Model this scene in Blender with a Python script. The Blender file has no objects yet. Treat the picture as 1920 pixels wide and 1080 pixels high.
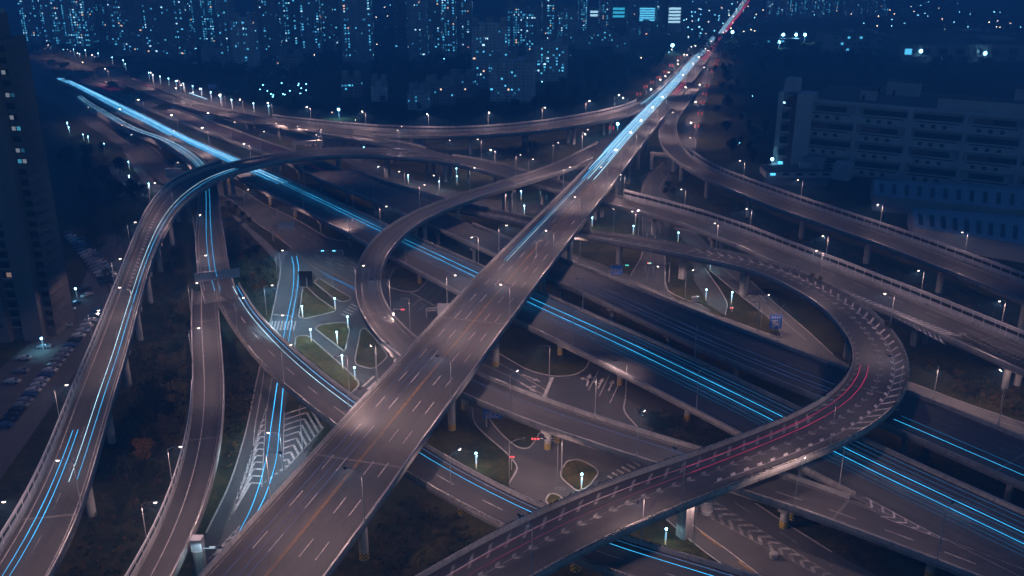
import bpy, math, random
from mathutils import Vector, Matrix
R = math.radians
rnd = random.Random(7)
sc = bpy.context.scene
COL = sc.collection

# ---------------------------------------------------------------- camera
CAM_H, PITCH, FPX = 126.0, 20.695, 1800.0
cam_d = bpy.data.cameras.new('camera'); cam = bpy.data.objects.new('camera', cam_d); COL.objects.link(cam)
cam_d.sensor_width = 36.0; cam_d.lens = 36.0*FPX/1920.0
cam_d.clip_start = 1.0; cam_d.clip_end = 40000.0
cam.location = (0, 0, CAM_H); cam.rotation_euler = (R(90-PITCH), 0, 0)
sc.camera = cam
FWD = Vector((0, math.cos(R(PITCH)), -math.sin(R(PITCH)))); UP = Vector((0, math.sin(R(PITCH)), math.cos(R(PITCH))))

# ---------------------------------------------------------------- sky, exposure
w = bpy.data.worlds.new("World"); sc.world = w; w.use_nodes = True
nt = w.node_tree; nt.nodes.clear()
sky = nt.nodes.new('ShaderNodeTexSky'); sky.sky_type = 'NISHITA'; sky.sun_disc = False
sky.sun_elevation = R(9.0); sky.sun_rotation = R(150)
tint = nt.nodes.new('ShaderNodeMix'); tint.data_type = 'RGBA'; tint.blend_type = 'MULTIPLY'; tint.inputs[0].default_value = 1.0
tint.inputs[7].default_value = (0.13, 0.36, 0.80, 1)
bg = nt.nodes.new('ShaderNodeBackground'); bg.inputs[1].default_value = 0.15
wo = nt.nodes.new('ShaderNodeOutputWorld')
nt.links.new(sky.outputs[0], tint.inputs[6]); nt.links.new(tint.outputs[2], bg.inputs[0]); nt.links.new(bg.outputs[0], wo.inputs[0])
# night: no sun lamp, the lit street lamps and the deep blue sky do the lighting
HAZE_DENSITY = 1/900.0
sc.view_settings.view_transform = 'Standard'; sc.view_settings.look = 'None'
sc.view_settings.exposure = 0.0; sc.view_settings.gamma = 1.0
sc.cycles.use_light_tree = True; w.cycles.sampling_method = 'NONE'
sc.cycles.max_bounces = 4; sc.cycles.diffuse_bounces = 2; sc.cycles.glossy_bounces = 2
sc.cycles.transmission_bounces = 2; sc.cycles.volume_bounces = 0; sc.cycles.transparent_max_bounces = 4
sc.cycles.sample_clamp_indirect = 2.0; sc.cycles.caustics_reflective = False; sc.cycles.caustics_refractive = False
sc.cycles.use_denoising = True

# ---------------------------------------------------------------- pixel <-> world helpers (pixels of the 1920 x 1080 photograph)
def P(px, py, z=0.0):
    d = FWD + Vector(((px-960)/FPX, 0, 0)) + UP*((540-py)/FPX)
    t = (z-CAM_H)/d.z
    return Vector((d.x*t, d.y*t, z))
def proj(p):
    v = Vector(p)-Vector((0, 0, CAM_H)); dz = v.dot(FWD)
    if dz < 1: return (-9999, -9999)
    return (960+FPX*v.x/dz, 540-FPX*v.dot(UP)/dz)

# ---------------------------------------------------------------- materials
MATS = {}
def mat(name, col, rough=0.8, noise=0.0, nscale=1.0, col2=None, metal=0.0, emit=None, estr=1.0, spec=0.3, sample=False, bump=0.0, detail=6):
    if name in MATS: return MATS[name]
    m = bpy.data.materials.new(name); m.use_nodes = True; t = m.node_tree; b = t.nodes['Principled BSDF']
    b.inputs['Base Color'].default_value = (*col, 1); b.inputs['Roughness'].default_value = rough
    b.inputs['Metallic'].default_value = metal; b.inputs['Specular IOR Level'].default_value = spec
    if col2 is not None:
        tc = t.nodes.new('ShaderNodeTexCoord'); n = t.nodes.new('ShaderNodeTexNoise'); n.inputs['Scale'].default_value = nscale; n.inputs['Detail'].default_value = detail
        n.inputs['Roughness'].default_value = 0.65
        r = t.nodes.new('ShaderNodeValToRGB'); r.color_ramp.elements[0].color = (*col, 1); r.color_ramp.elements[1].color = (*col2, 1)
        r.color_ramp.elements[0].position = 0.36; r.color_ramp.elements[1].position = 0.66
        t.links.new(tc.outputs['Object'], n.inputs['Vector']); t.links.new(n.outputs['Fac'], r.inputs[0]); t.links.new(r.outputs[0], b.inputs['Base Color'])
        if bump:
            bp = t.nodes.new('ShaderNodeBump'); bp.inputs['Strength'].default_value = bump; bp.inputs['Distance'].default_value = 0.3
            t.links.new(n.outputs['Fac'], bp.inputs['Height']); t.links.new(bp.outputs[0], b.inputs['Normal'])
    if emit is not None:
        b.inputs['Emission Color'].default_value = (*emit, 1); b.inputs['Emission Strength'].default_value = estr
        m.cycles.emission_sampling = 'AUTO' if sample else 'NONE'
    MATS[name] = m
    return m
def two_scale(name, c1, c2, c3, s1, s2, rough=0.85, spec=0.25, stretch=None):
    """large soft patches times fine grain: worn asphalt, soil, turf"""
    m = bpy.data.materials.new(name); m.use_nodes = True; t = m.node_tree; b = t.nodes['Principled BSDF']
    b.inputs['Roughness'].default_value = rough; b.inputs['Specular IOR Level'].default_value = spec
    tc = t.nodes.new('ShaderNodeTexCoord')
    n1 = t.nodes.new('ShaderNodeTexNoise'); n1.inputs['Scale'].default_value = s1; n1.inputs['Detail'].default_value = 5; n1.inputs['Roughness'].default_value = .6
    n2 = t.nodes.new('ShaderNodeTexNoise'); n2.inputs['Scale'].default_value = s2; n2.inputs['Detail'].default_value = 4; n2.inputs['Roughness'].default_value = .7
    r = t.nodes.new('ShaderNodeValToRGB'); r.color_ramp.elements[0].color = (*c1, 1); r.color_ramp.elements[1].color = (*c2, 1)
    r.color_ramp.elements[0].position = .35; r.color_ramp.elements[1].position = .65
    mx = t.nodes.new('ShaderNodeMix'); mx.data_type = 'RGBA'; mx.inputs[7].default_value = (*c3, 1)
    r2 = t.nodes.new('ShaderNodeValToRGB'); r2.color_ramp.elements[0].position = .5; r2.color_ramp.elements[1].position = .72
    if stretch:
        mp = t.nodes.new('ShaderNodeMapping'); mp.inputs['Scale'].default_value = stretch; t.links.new(tc.outputs['Object'], mp.inputs['Vector']); t.links.new(mp.outputs[0], n2.inputs['Vector'])
    else: t.links.new(tc.outputs['Object'], n2.inputs['Vector'])
    t.links.new(tc.outputs['Object'], n1.inputs['Vector'])
    t.links.new(n1.outputs['Fac'], r.inputs[0]); t.links.new(r.outputs[0], mx.inputs[6])
    t.links.new(n2.outputs['Fac'], r2.inputs[0]); t.links.new(r2.outputs[0], mx.inputs[0])
    t.links.new(mx.outputs[2], b.inputs['Base Color'])
    MATS[name] = m
    return m
def deck_asphalt(name, c1, c2, dark):
    """asphalt laid along the road's own UV (metres along, metres across): wheel tracks, long stains, patches"""
    m = bpy.data.materials.new(name); m.use_nodes = True; t = m.node_tree; b = t.nodes['Principled BSDF']; b.inputs['Roughness'].default_value = .68; b.inputs['Specular IOR Level'].default_value = .35
    uv = t.nodes.new('ShaderNodeUVMap'); uv.uv_map = 'UVMap'
    def noise(sx, sy, sc_, det=4):
        mp = t.nodes.new('ShaderNodeMapping'); mp.inputs['Scale'].default_value = (sx, sy, 1); n = t.nodes.new('ShaderNodeTexNoise'); n.inputs['Scale'].default_value = sc_; n.inputs['Detail'].default_value = det; n.inputs['Roughness'].default_value = .62
        t.links.new(uv.outputs[0], mp.inputs['Vector']); t.links.new(mp.outputs[0], n.inputs['Vector']); return n
    n1 = noise(.012, .55, 1.0); n2 = noise(.05, .05, 1.0, 5); n3 = noise(1, 1, 1.4)
    r = t.nodes.new('ShaderNodeValToRGB'); r.color_ramp.elements[0].color = (*c1, 1); r.color_ramp.elements[1].color = (*c2, 1); r.color_ramp.elements[0].position = .34; r.color_ramp.elements[1].position = .66
    a = t.nodes.new('ShaderNodeMath'); a.operation = 'ADD'; h = t.nodes.new('ShaderNodeMath'); h.operation = 'MULTIPLY'; h.inputs[1].default_value = .5
    t.links.new(n1.outputs['Fac'], a.inputs[0]); t.links.new(n2.outputs['Fac'], a.inputs[1]); t.links.new(a.outputs[0], h.inputs[0]); t.links.new(h.outputs[0], r.inputs[0])
    mx = t.nodes.new('ShaderNodeMix'); mx.data_type = 'RGBA'; mx.inputs[7].default_value = (*dark, 1); r2 = t.nodes.new('ShaderNodeValToRGB'); r2.color_ramp.elements[0].position = .56; r2.color_ramp.elements[1].position = .74
    t.links.new(n3.outputs['Fac'], r2.inputs[0]); t.links.new(r2.outputs[0], mx.inputs[0]); t.links.new(r.outputs[0], mx.inputs[6]); t.links.new(mx.outputs[2], b.inputs['Base Color']); MATS[name] = m
    return m
DECK = deck_asphalt('deck_asphalt', (.042, .040, .039), (.088, .082, .078), (.045, .043, .042))
ASPH = two_scale('asphalt', (.047, .045, .044), (.075, .071, .068), (.058, .055, .053), .06, 1.7, rough=.72, spec=.35)
ASPH_OLD = two_scale('old_asphalt', (.070, .067, .064), (.11, .105, .10), (.085, .08, .078), .05, 1.2)
ASPH_PALE = two_scale('pale_concrete_road', (.13, .125, .115), (.20, .19, .175), (.15, .14, .13), .04, .8)
CONC = two_scale('concrete', (.24, .235, .225), (.36, .35, .335), (.13, .125, .12), .12, 1.1, stretch=(1, 1, .12))
CONC_D = two_scale('weathered_concrete', (.13, .125, .12), (.23, .22, .21), (.07, .068, .064), .15, .9, stretch=(1, 1, .12))
KERB = mat('kerb_stone', (.30, .29, .28), .85, col2=(.42, .41, .39), nscale=.6)
PAINT = mat('road_paint', (.28, .27, .26), .7, col2=(.60, .58, .56), nscale=.9)
PAINT_W = mat('worn_road_paint', (.12, .115, .11), .8, col2=(.34, .33, .31), nscale=.5)
PAINT_Y = mat('yellow_road_paint', (.22, .12, .03), .7, col2=(.44, .25, .07), nscale=.7)
GRASS = two_scale('turf', (.020, .026, .011), (.062, .056, .022), (.105, .078, .036), .09, .55, rough=.95, spec=.05)
LAWN = two_scale('lawn', (.035, .046, .016), (.11, .088, .036), (.16, .12, .06), .16, .9, rough=.95, spec=.05)
STEEL = mat('galvanised_steel', (.42, .43, .44), .45, metal=.6, col2=(.5, .5, .5), nscale=2)
DARKSTEEL = mat('dark_steel', (.05, .055, .06), .5, metal=.5)
PANEL = mat('barrier_panel', (.30, .31, .33), .6, col2=(.38, .39, .41), nscale=.4)
RAIL = mat('barrier_rail', (.62, .62, .62), .4, metal=.3)
GLASSD = mat('barrier_glass', (.02, .025, .03), .15, spec=.5)
WHITE = mat('white_panel', (.42, .42, .43), .5, col2=(.55, .55, .56), nscale=.4)
LEAF = mat('leaf', (.020, .030, .012), .8, col2=(.055, .062, .022), nscale=.35, spec=.1)
LEAF_D = mat('dark_leaf', (.012, .018, .009), .85, col2=(.032, .036, .016), nscale=.3, spec=.1)
LEAF_O = mat('autumn_leaf', (.10, .052, .016), .85, col2=(.18, .10, .03), nscale=.5, spec=.1)
HEDGE = mat('hedge_leaf', (.055, .048, .018), .85, col2=(.12, .10, .035), nscale=.8, spec=.1)
BARK = mat('bark', (.05, .04, .03), .95)
HAZARD_Y = mat('hazard_yellow', (.6, .40, .03), .6); HAZARD_K = mat('hazard_black', (.015, .015, .015), .6)
LENS = mat('lamp_lens', (.8, .8, .8), .4, emit=(1.0, .76, .62), estr=7.0)
LENS_FAR = mat('far_lamp_lens', (.8, .8, .8), .4, emit=(1.0, .74, .60), estr=34.0)
LENS_OFF = mat('unlit_lens', (.3, .3, .32), .3)
LENS_BLUE = mat('floodlight_lens', (.8, .8, .8), .4, emit=(.28, .76, 1.0), estr=24.0)

# ---------------------------------------------------------------- mesh helpers
class MB:
    def __init__(s): s.v = []; s.f = []; s.m = []; s.mats = []
    def mi(s, m):
        if m not in s.mats: s.mats.append(m)
        return s.mats.index(m)
    def face(s, pts, m):
        i = len(s.v); s.v += [tuple(p) for p in pts]; s.f.append(tuple(range(i, i+len(pts)))); s.m.append(s.mi(m))
    def grid(s, rings, m, closed=False, caps=False):
        """loft a list of equal-length rings of points"""
        i0 = len(s.v); n = len(rings[0]); k = s.mi(m)
        for r in rings: s.v += [tuple(p) for p in r]
        for a in range(len(rings)-1):
            for b in range(n if closed else n-1):
                c = (b+1) % n
                s.f.append((i0+a*n+b, i0+a*n+c, i0+(a+1)*n+c, i0+(a+1)*n+b)); s.m.append(k)
        if caps and closed:
            s.f.append(tuple(i0+b for b in range(n))[::-1]); s.m.append(k)
            s.f.append(tuple(i0+(len(rings)-1)*n+b for b in range(n))); s.m.append(k)
    def box(s, c, size, m, rz=0.0, ax=None):
        hx, hy, hz = size[0]/2, size[1]/2, size[2]/2; c = Vector(c)
        q = Matrix.Rotation(rz, 3, 'Z') if ax is None else ax
        vs = [c+q @ Vector((x*hx, y*hy, z*hz)) for z in (-1, 1) for (x, y) in ((-1, -1), (1, -1), (1, 1), (-1, 1))]
        i = len(s.v); k = s.mi(m); s.v += [tuple(p) for p in vs]
        for f in ((3, 2, 1, 0), (4, 5, 6, 7), (0, 1, 5, 4), (1, 2, 6, 5), (2, 3, 7, 6), (3, 0, 4, 7)):
            s.f.append(tuple(i+j for j in f)); s.m.append(k)
    def tube(s, pts, r, m, n=6, r2=None, caps=True):
        pts = [Vector(p) for p in pts]; rings = []
        for i, p in enumerate(pts):
            t = (pts[min(i+1, len(pts)-1)]-pts[max(i-1, 0)])
            if t.length < 1e-9: t = Vector((0, 0, 1))
            t.normalize(); a = Vector((0, 0, 1)) if abs(t.z) < .9 else Vector((1, 0, 0))
            u = t.cross(a).normalized(); w_ = t.cross(u).normalized()
            rr = r if r2 is None else r+(r2-r)*i/max(1, len(pts)-1)
            rings.append([p+u*(rr*math.cos(2*math.pi*j/n))+w_*(rr*math.sin(2*math.pi*j/n)) for j in range(n)])
        s.grid(rings, m, closed=True, caps=caps)
    def cyl(s, c, r, z0, z1, m, n=12, r2=None):
        s.tube([(c[0], c[1], z0), (c[0], c[1], z1)], r, m, n=n, r2=r2)
    def leafball(s, c, rad, n, size, m, squash=.8, rr=rnd):
        c = Vector(c); k = s.mi(m)
        for _ in range(n):
            d = Vector((rr.gauss(0, 1), rr.gauss(0, 1), rr.gauss(0, 1))).normalized()
            p = c+Vector((d.x*rad[0], d.y*rad[1], d.z*rad[2]))*(rr.uniform(.35, 1.05)**.6)
            a = Vector((rr.gauss(0, 1), rr.gauss(0, 1), rr.gauss(0, 1))).normalized(); b = a.orthogonal().normalized(); a2 = a.cross(b)
            h = size*rr.uniform(.55, 1.3)
            i = len(s.v); s.v += [tuple(p+b*h), tuple(p+a2*h*.8), tuple(p-b*h), tuple(p-a2*h*.8)]
            s.f.append((i, i+1, i+2, i+3)); s.m.append(k)
    def build(s, name, parent=None, smooth=False, loc=None):
        me = bpy.data.meshes.new(name)
        off = Vector((0, 0, 0))
        if parent is not None and parent.get('_abs'): off = Vector(parent['_abs'])
        elif loc is not None: off = Vector(loc)
        vs = s.v if off.length == 0 else [(x-off.x, y-off.y, z-off.z) for x, y, z in s.v]
        me.from_pydata(vs, [], s.f)
        for m in s.mats: me.materials.append(m)
        me.polygons.foreach_set('material_index', s.m)
        if smooth: me.polygons.foreach_set('use_smooth', [True]*len(s.f))
        me.update()
        o = bpy.data.objects.new(name, me); COL.objects.link(o)
        if parent is not None:
            o.parent = parent
            if parent.get('_abs'): o['_abs'] = [0.0, 0.0, 0.0]; o['_abs'] = list(parent['_abs'])
        elif loc is not None: o.location = loc
        return o
def tag(o, label=None, cat=None, group=None, kind=None):
    if label: o['label'] = label
    if cat: o['category'] = cat
    if group: o['group'] = group
    if kind: o['kind'] = kind
    return o
def empty(name, loc=(0, 0, 0), rz=0.0, absolute=False):
    o = bpy.data.objects.new(name, None); COL.objects.link(o); o.location = loc; o.rotation_euler = (0, 0, rz)
    o.empty_display_size = .5
    if absolute: o['_abs'] = list(loc)
    return o
def copy_tree(o, parent=None, swap=None):
    c = o.copy(); COL.objects.link(c)
    if parent is not None: c.parent = parent
    for ch in o.children: copy_tree(ch, c)
    return c
ORD = 'first second third fourth fifth sixth seventh eighth ninth tenth eleventh twelfth thirteenth fourteenth fifteenth sixteenth seventeenth eighteenth nineteenth twentieth'.split()
TENS = {2: 'twenty', 3: 'thirty', 4: 'forty', 5: 'fifty', 6: 'sixty'}
def ordw(i):
    if i < 20: return ORD[i]
    t, u = divmod(i+1, 10)
    return (TENS[t][:-1]+'ieth') if u == 0 else TENS[t]+'-'+ORD[u-1]

# ---------------------------------------------------------------- roads as smooth ribbons
def crom(pts, n):
    out = []; N = len(pts)
    L = [0]
    for i in range(1, N): L.append(L[-1]+(pts[i]-pts[i-1]).length)
    for k in range(n+1):
        s = L[-1]*k/n; i = 0
        while i < N-2 and s > L[i+1]: i += 1
        h = L[i+1]-L[i]; t = (s-L[i])/h
        def tang(j):
            if j == 0: return (pts[1]-pts[0])/(L[1]-L[0])
            if j == N-1: return (pts[-1]-pts[-2])/(L[-1]-L[-2])
            return (pts[j+1]-pts[j-1])/(L[j+1]-L[j-1])
        m0, m1 = tang(i)*h, tang(i+1)*h
        a = 2*t**3-3*t**2+1; b = t**3-2*t**2+t; c = -2*t**3+3*t**2; d = t**3-t**2
        out.append(pts[i]*a+m0*b+pts[i+1]*c+m1*d)
    return out
ROADS = {}
class Road:
    def __init__(s, key, st, step=4.0, smooth=14.0, wmin=0, wmax=99, w=None, ext=(0, 0)):
        s.key = key
        Lp = [P(a, b, z) for a, b, c, d, z in st]; Rp = [P(c, d, z) for a, b, c, d, z in st]
        C = [(a+b)/2 for a, b in zip(Lp, Rp)]; D = [b-a for a, b in zip(Lp, Rp)]
        if ext[0]: t = (C[0]-C[1]); t.z = 0; t.normalize(); C.insert(0, C[0]+t*ext[0]); D.insert(0, D[0])
        if ext[1]: t = (C[-1]-C[-2]); t.z = 0; t.normalize(); C.append(C[-1]+t*ext[1]); D.append(D[-1])
        Cs = crom(C, 400)
        Ls = [0]
        for i in range(1, len(C)): Ls.append(Ls[-1]+(C[i]-C[i-1]).length)
        def dat(f):
            x = Ls[-1]*f; i = 0
            while i < len(C)-2 and x > Ls[i+1]: i += 1
            t = (x-Ls[i])/(Ls[i+1]-Ls[i]); return D[i]*(1-t)+D[i+1]*t
        Ds = [dat(k/400) for k in range(401)]
        # resample evenly
        cl = [0]
        for i in range(1, 401): cl.append(cl[-1]+(Cs[i]-Cs[i-1]).length)
        n = max(8, int(cl[-1]/step)); c2 = []; d2 = []; j = 0
        for k in range(n+1):
            x = cl[-1]*k/n
            while j < 399 and x > cl[j+1]: j += 1
            t = (x-cl[j])/(cl[j+1]-cl[j]); c2.append(Cs[j].lerp(Cs[j+1], t)); d2.append(Ds[j].lerp(Ds[j+1], t))
        def norm(c):
            out = []
            for i in range(len(c)):
                t = c[min(i+1, len(c)-1)]-c[max(i-1, 0)]; t.z = 0; t.normalize(); out.append(Vector((-t.y, t.x, 0)))
            return out
        sg = smooth/step
        def gauss(v, sg):
            r = int(3*sg)+1; ker = [math.exp(-.5*(i/sg)**2) for i in range(-r, r+1)]; o = []
            for i in range(len(v)):
                m = min(i, len(v)-1-i, r); acc = v[0]*0; ws = 0
                for q in range(-m, m+1): acc = acc+v[i+q]*ker[q+r]; ws += ker[q+r]
                o.append(acc/ws)
            return o
        c3 = gauss(c2, sg); nn = norm(c3)
        wd = [abs(d.dot(q)) for d, q in zip(d2, nn)]
        wd = [min(wmax, max(wmin, x)) for x in gauss(wd, sg*1.6)]
        if w: wd = [w]*len(wd)
        sign = 1 if sum(d.dot(q) for d, q in zip(d2, nn)) < 0 else -1   # L side = c + sign*n*w/2
        s.c = c3; s.n = [q*sign for q in nn]; s.w = wd; s.N = len(c3); s.len = [0]
        for i in range(1, s.N): s.len.append(s.len[-1]+(c3[i]-c3[i-1]).length)
        ROADS[key] = s
    def pt(s, x, off, dz=0.0, side='L'):
        """point at arclength x; off metres from the left edge ('L'), right edge ('R') or centre ('C'); 'U' = fraction across"""
        x = min(max(x, 0), s.len[-1]); i = min(int(x/s.len[-1]*(s.N-1)), s.N-2); t = (x-s.len[i])/(s.len[i+1]-s.len[i])
        c = s.c[i].lerp(s.c[i+1], t); n = s.n[i].lerp(s.n[i+1], t); w = s.w[i]*(1-t)+s.w[i+1]*t
        o = {'L': w/2-off, 'R': off-w/2, 'C': off, 'U': w/2-off*w}[side]
        return c+n*o+Vector((0, 0, dz))
    def dirn(s, x):
        a = s.pt(x-2, 0, 0, 'C'); b = s.pt(x+2, 0, 0, 'C'); return (b-a).normalized()
    def near(s, px, py, off=0.5, side='U', dz=0.0):
        best = (1e9, 0); n = int(s.len[-1]/2)
        for k in range(n+1):
            x = s.len[-1]*k/n; q = proj(s.pt(x, off, dz, side)); d = (q[0]-px)**2+(q[1]-py)**2
            if d < best[0]: best = (d, x)
        return best[1]
    def xs(s, x0=0, x1=None, step=4.0):
        x1 = s.len[-1] if x1 is None else x1; n = max(1, int(abs(x1-x0)/step)); return [x0+(x1-x0)*k/n for k in range(n+1)]
    def inside(s, p, margin=0.5):
        best = (1e9, 0)
        for i in range(0, s.N):
            d = (s.c[i].x-p.x)**2+(s.c[i].y-p.y)**2
            if d < best[0]: best = (d, i)
        i = best[1]; return math.sqrt(best[0]) < s.w[i]/2+margin, s.c[i].z
# ---------------------------------------------------------------- the interchange: left edge, right edge (photo pixels) and deck height at each station
Road('A', [(230,1245,492,1245,14.5),(383,1078,622,1078,14.5),(525,920,734,920,14.5),(633,800,815,800,14.5),(712,718,873,718,14.5),(777,647,926,647,14.5),(840,577,977,577,14.5),
  (935,478,1051,478,14.5),(1000,415,1098,415,14.5),(1057,360,1140,360,14.5),(1098,318,1172,318,14.5),(1126,287,1195,287,14.3),(1162,248,1224,248,13.5),(1203,207,1256,207,11),(1240,170,1285,170,6.5),
  (1270,138,1310,138,2.5),(1297,108,1332,108,.8),(1318,86,1347,86,.5),(1335,66,1358,66,.5)], wmax=23.5, ext=(45, 0), smooth=25, step=6)
Road('TWO', [(1062,312,1122,312,14.6),(1090,284,1150,284,14.6),(1117,270,1165,270,14.4),(1152,245,1190,245,13.2)], wmax=16, smooth=10, step=5)
Road('LOOP', [(1150,252,1172,264,14.3),(1117,270,1137,284,14.4),(1096,281,1118,295,14.4),(1038,310,1064,322,14.2),(969,334,1010,338,14),(882,360,940,358,13.8),(792,392,836,396,13.4),(752,411,794,416,13.1),(711,438,757,443,12.6),(684,472,731,472,12),(665,505,715,503,11.3),
  (662,530,710,528,10.8),(665,561,713,555,10.2),(675,590,727,584,9.7),(696,626,744,607,9.2),(721,651,767,630,8.8),(748,677,795,650,8.5),(800,712,850,680,8.4),(867,744,905,707,8.3),(912,765,933,723,8.2),(952,779,985,739,8.1),(1008,802,1048,762,8),
  (1056,819,1110,782,7.9),(1223,873,1250,826,7.8),(1377,923,1390,866,7.7),(1480,953,1485,893,7.6),(1573,987,1580,930,7.6),(1680,1027,1690,975,7.5),(1800,1073,1815,1020,7.5),(1905,1115,1925,1064,7.5)], wmax=12.5, ext=(0, 90), smooth=12)
Road('BL', [(60,122,62,135,.6),(107,142,114,156,.6),(134,153,147,170,.8),(213,188,225,218,1.6),(272,217,290,249,3),(338,249,355,287,5),(399,274,420,322,6.6),(461,303,470,348,7.3),(501,320,530,380,7.5),(580,357,640,432,7.5),(680,404,737,483,7.5),(773,440,850,548,7.5),
  (907,503,963,603,7.5),(1007,550,1047,643,7.5),(1087,578,1187,712,7.5),(1280,670,1273,757,7.5),(1407,722,1390,820,7.5),(1507,772,1480,868,7.5),(1607,827,1600,937,7.5),(1713,867,1700,985,7.5),(1920,963,1925,1095,7.5),(2020,1012,2060,1160,7.5)], wmax=23, ext=(0, 80), smooth=20, step=5)
Road('BR', [(120,130,110,138,.5),(182,150,182,168,.6),(330,204,330,228,2),(434,240,440,272,4.8),(480,259,500,292,6),(555,282,580,325,7.2),(605,305,640,360,7.5),(688,336,725,390,7.5),(757,369,807,424,7.5),(801,388,870,452,7.5),(887,421,937,482,7.5),
  (960,450,1030,528,7.5),(1057,485,1107,557,7.5),(1200,545,1223,613,7.5),(1279,577,1304,648,7.5),(1408,630,1440,718,7.5),(1512,661,1560,760,7.5),(1593,693,1640,790,7.5),(1710,742,1713,820,7.5),(1800,777,1830,877,7.5),(1920,826,1920,917,7.5),(2020,866,2020,960,7.5)], wmax=22, ext=(0, 90), smooth=20, step=5)
Road('KR', [(640,312,640,330,7.55),(722,342,718,357,7.6),(792,361,787,384,7.8),(834,374,830,397,8),(883,387,887,399,8.3),(993,411,990,424,8.8),(1040,424,1035,436,9),(1088,433,1082,446,9.3),(1163,442,1155,455,9.8),(1238,455,1230,472,10.4),(1304,463,1290,484,10.9),(1387,478,1387,505,11.6),(1460,494,1467,532,12.3),(1523,520,1533,573,12.9),
  (1582,547,1562,597,13.3),(1628,578,1585,624,13.6),(1670,613,1599,657,13.8),(1693,647,1604,675,13.9),(1705,680,1603,687,14),(1709,690,1601,693,14),(1705,727,1589,714,14),(1693,758,1562,741,14),(1666,785,1535,757,14),(1610,825,1520,766,14),(1562,845,1493,780,14),(1447,887,1390,823,14),(1280,950,1280,863,14),(1160,1007,1133,907,13.8),(1040,1067,973,980,13.6),(925,1130,847,1050,13.4),(800,1210,730,1120,13)], wmin=9, wmax=15.2, ext=(0, 45), smooth=9)
Road('ARCH', [(-140,1250,-10,1250,12.6),(-20,1060,115,1065,12.8),(35,985,147,977,13),(97,853,177,880,13),(147,720,223,720,13),(157,700,230,703,13),(210,567,267,557,13),(246,476,293,472,13),(269,418,320,420,13),(290,385,340,392,13),(320,352,367,368,13),(360,327,408,341,13),(410,311,450,325,13),(467,299,512,306,13),(537,287,570,298,13),(609,281,605,294,13),
  (667,280,667,292,12.8),(730,281,730,295,12.3),(782,285,782,301,11.8),(840,288,840,308,11.2),(900,297,902,324,10.6),(960,315,957,336,10.1),(1025,335,1010,350,9.7),(1080,350,1060,366,9.5),(1138,365,1128,383,9.5),(1172,373,1165,391,9.5),(1309,410,1288,425,9.5),(1392,437,1380,462,9.5),(1480,473,1450,494,9.5),(1542,494,1520,527,9.5),(1624,528,1600,562,9.5),
  (1728,563,1690,605,9.5),(1841,609,1778,646,9.5),(1920,639,1850,681,9.5),(2010,676,1935,722,9.5)], wmax=17, ext=(60, 110), smooth=10)
Road('FAR', [(215,132,205,146,.6),(261,152,259,172,.7),(311,171,309,196,1.6),(351,184,367,214,3),(434,206,424,226,5),(480,219,480,235,6.4),(542,228,542,242,7.7),(605,234,605,249,8.8),(688,244,690,256,9.8),(772,249,772,258,10.5),(880,249,880,258,11.2),(923,247,923,255,11.4),(1007,238,1027,246,11.6),(1090,225,1100,235,11.6),(1152,211,1163,223,11.2),(1190,197,1204,210,10.2),(1220,176,1234,186,7.5),(1250,150,1264,158,3),(1285,117,1297,123,.8)], wmax=15, smooth=16)
Road('LINK', [(542,232,542,243,7.6),(605,243,605,253,8.7),(640,250,647,263,9.2),(668,254,709,273,9.8),(730,261,751,279,10.4),(793,277,788,288,10.9),(830,288,826,300,11),(880,299,878,312,10.9)], wmax=13, smooth=12)
Road('RAMP', [(1316,150,1292,168,5.5),(1299,175,1268,205,9.5),(1282,206,1240,238,11.8),(1270,232,1233,258,12.2),(1269,255,1239,273,12),(1284,282,1250,288,11.8),(1303,302,1268,304,11.6),(1332,320,1330,342,11.5),(1392,346,1392,367,11.5),(1480,377,1480,404,11.5),(1547,398,1580,440,11.5),(1680,441,1697,484,11.5),(1780,477,1813,531,11.5),(1920,530,1920,574,11.5),(2010,566,2010,612,11.5)], wmin=8.5, wmax=14, ext=(0, 110), smooth=11)
Road('EXIT', [(139,165,128,172,.8),(165,187,155,200,1),(205,210,195,225,1.6),(255,238,243,252,3.2),(301,254,292,270,4.9),(330,266,323,287,5.8),(357,281,344,303,6.5),(382,302,361,320,7),(400,326,370,345,7),(408,350,373,372,7),(415,406,369,420,7),(423,453,366,460,7),(440,507,362,520,6.9),(474,560,358,572,6.7)], wmin=8,wmax=11.5, smooth=9)
Road('JONE', [(407,545,360,545,6.85),(411,590,358,590,6.7),(417,660,359,660,6.5),(422,720,362,720,6.4),(417,817,353,827,6.2),(393,937,319,943,6),(360,1020,287,1022,6),(330,1078,256,1080,6),(250,1220,170,1215,6)], wmax=10, ext=(0, 60), smooth=12)
Road('JTWO', [(448,532,398,545,6.75),(477,580,418,590,6.7),(498,607,443,623,6.7),(546,651,483,680,6.8),(608,705,556,747,6.9),(675,755,631,804,7),(735,795,695,850,7),(793,837,760,889,7),(864,877,843,941,7),(968,931,922,981,7),(1030,960,985,1010,7),(1160,1013,1083,1057,7),(1264,1036,1140,1079,7),(1364,1064,1250,1115,7),(1480,1100,1370,1155,7)], wmax=12, ext=(0, 80), smooth=10)
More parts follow.
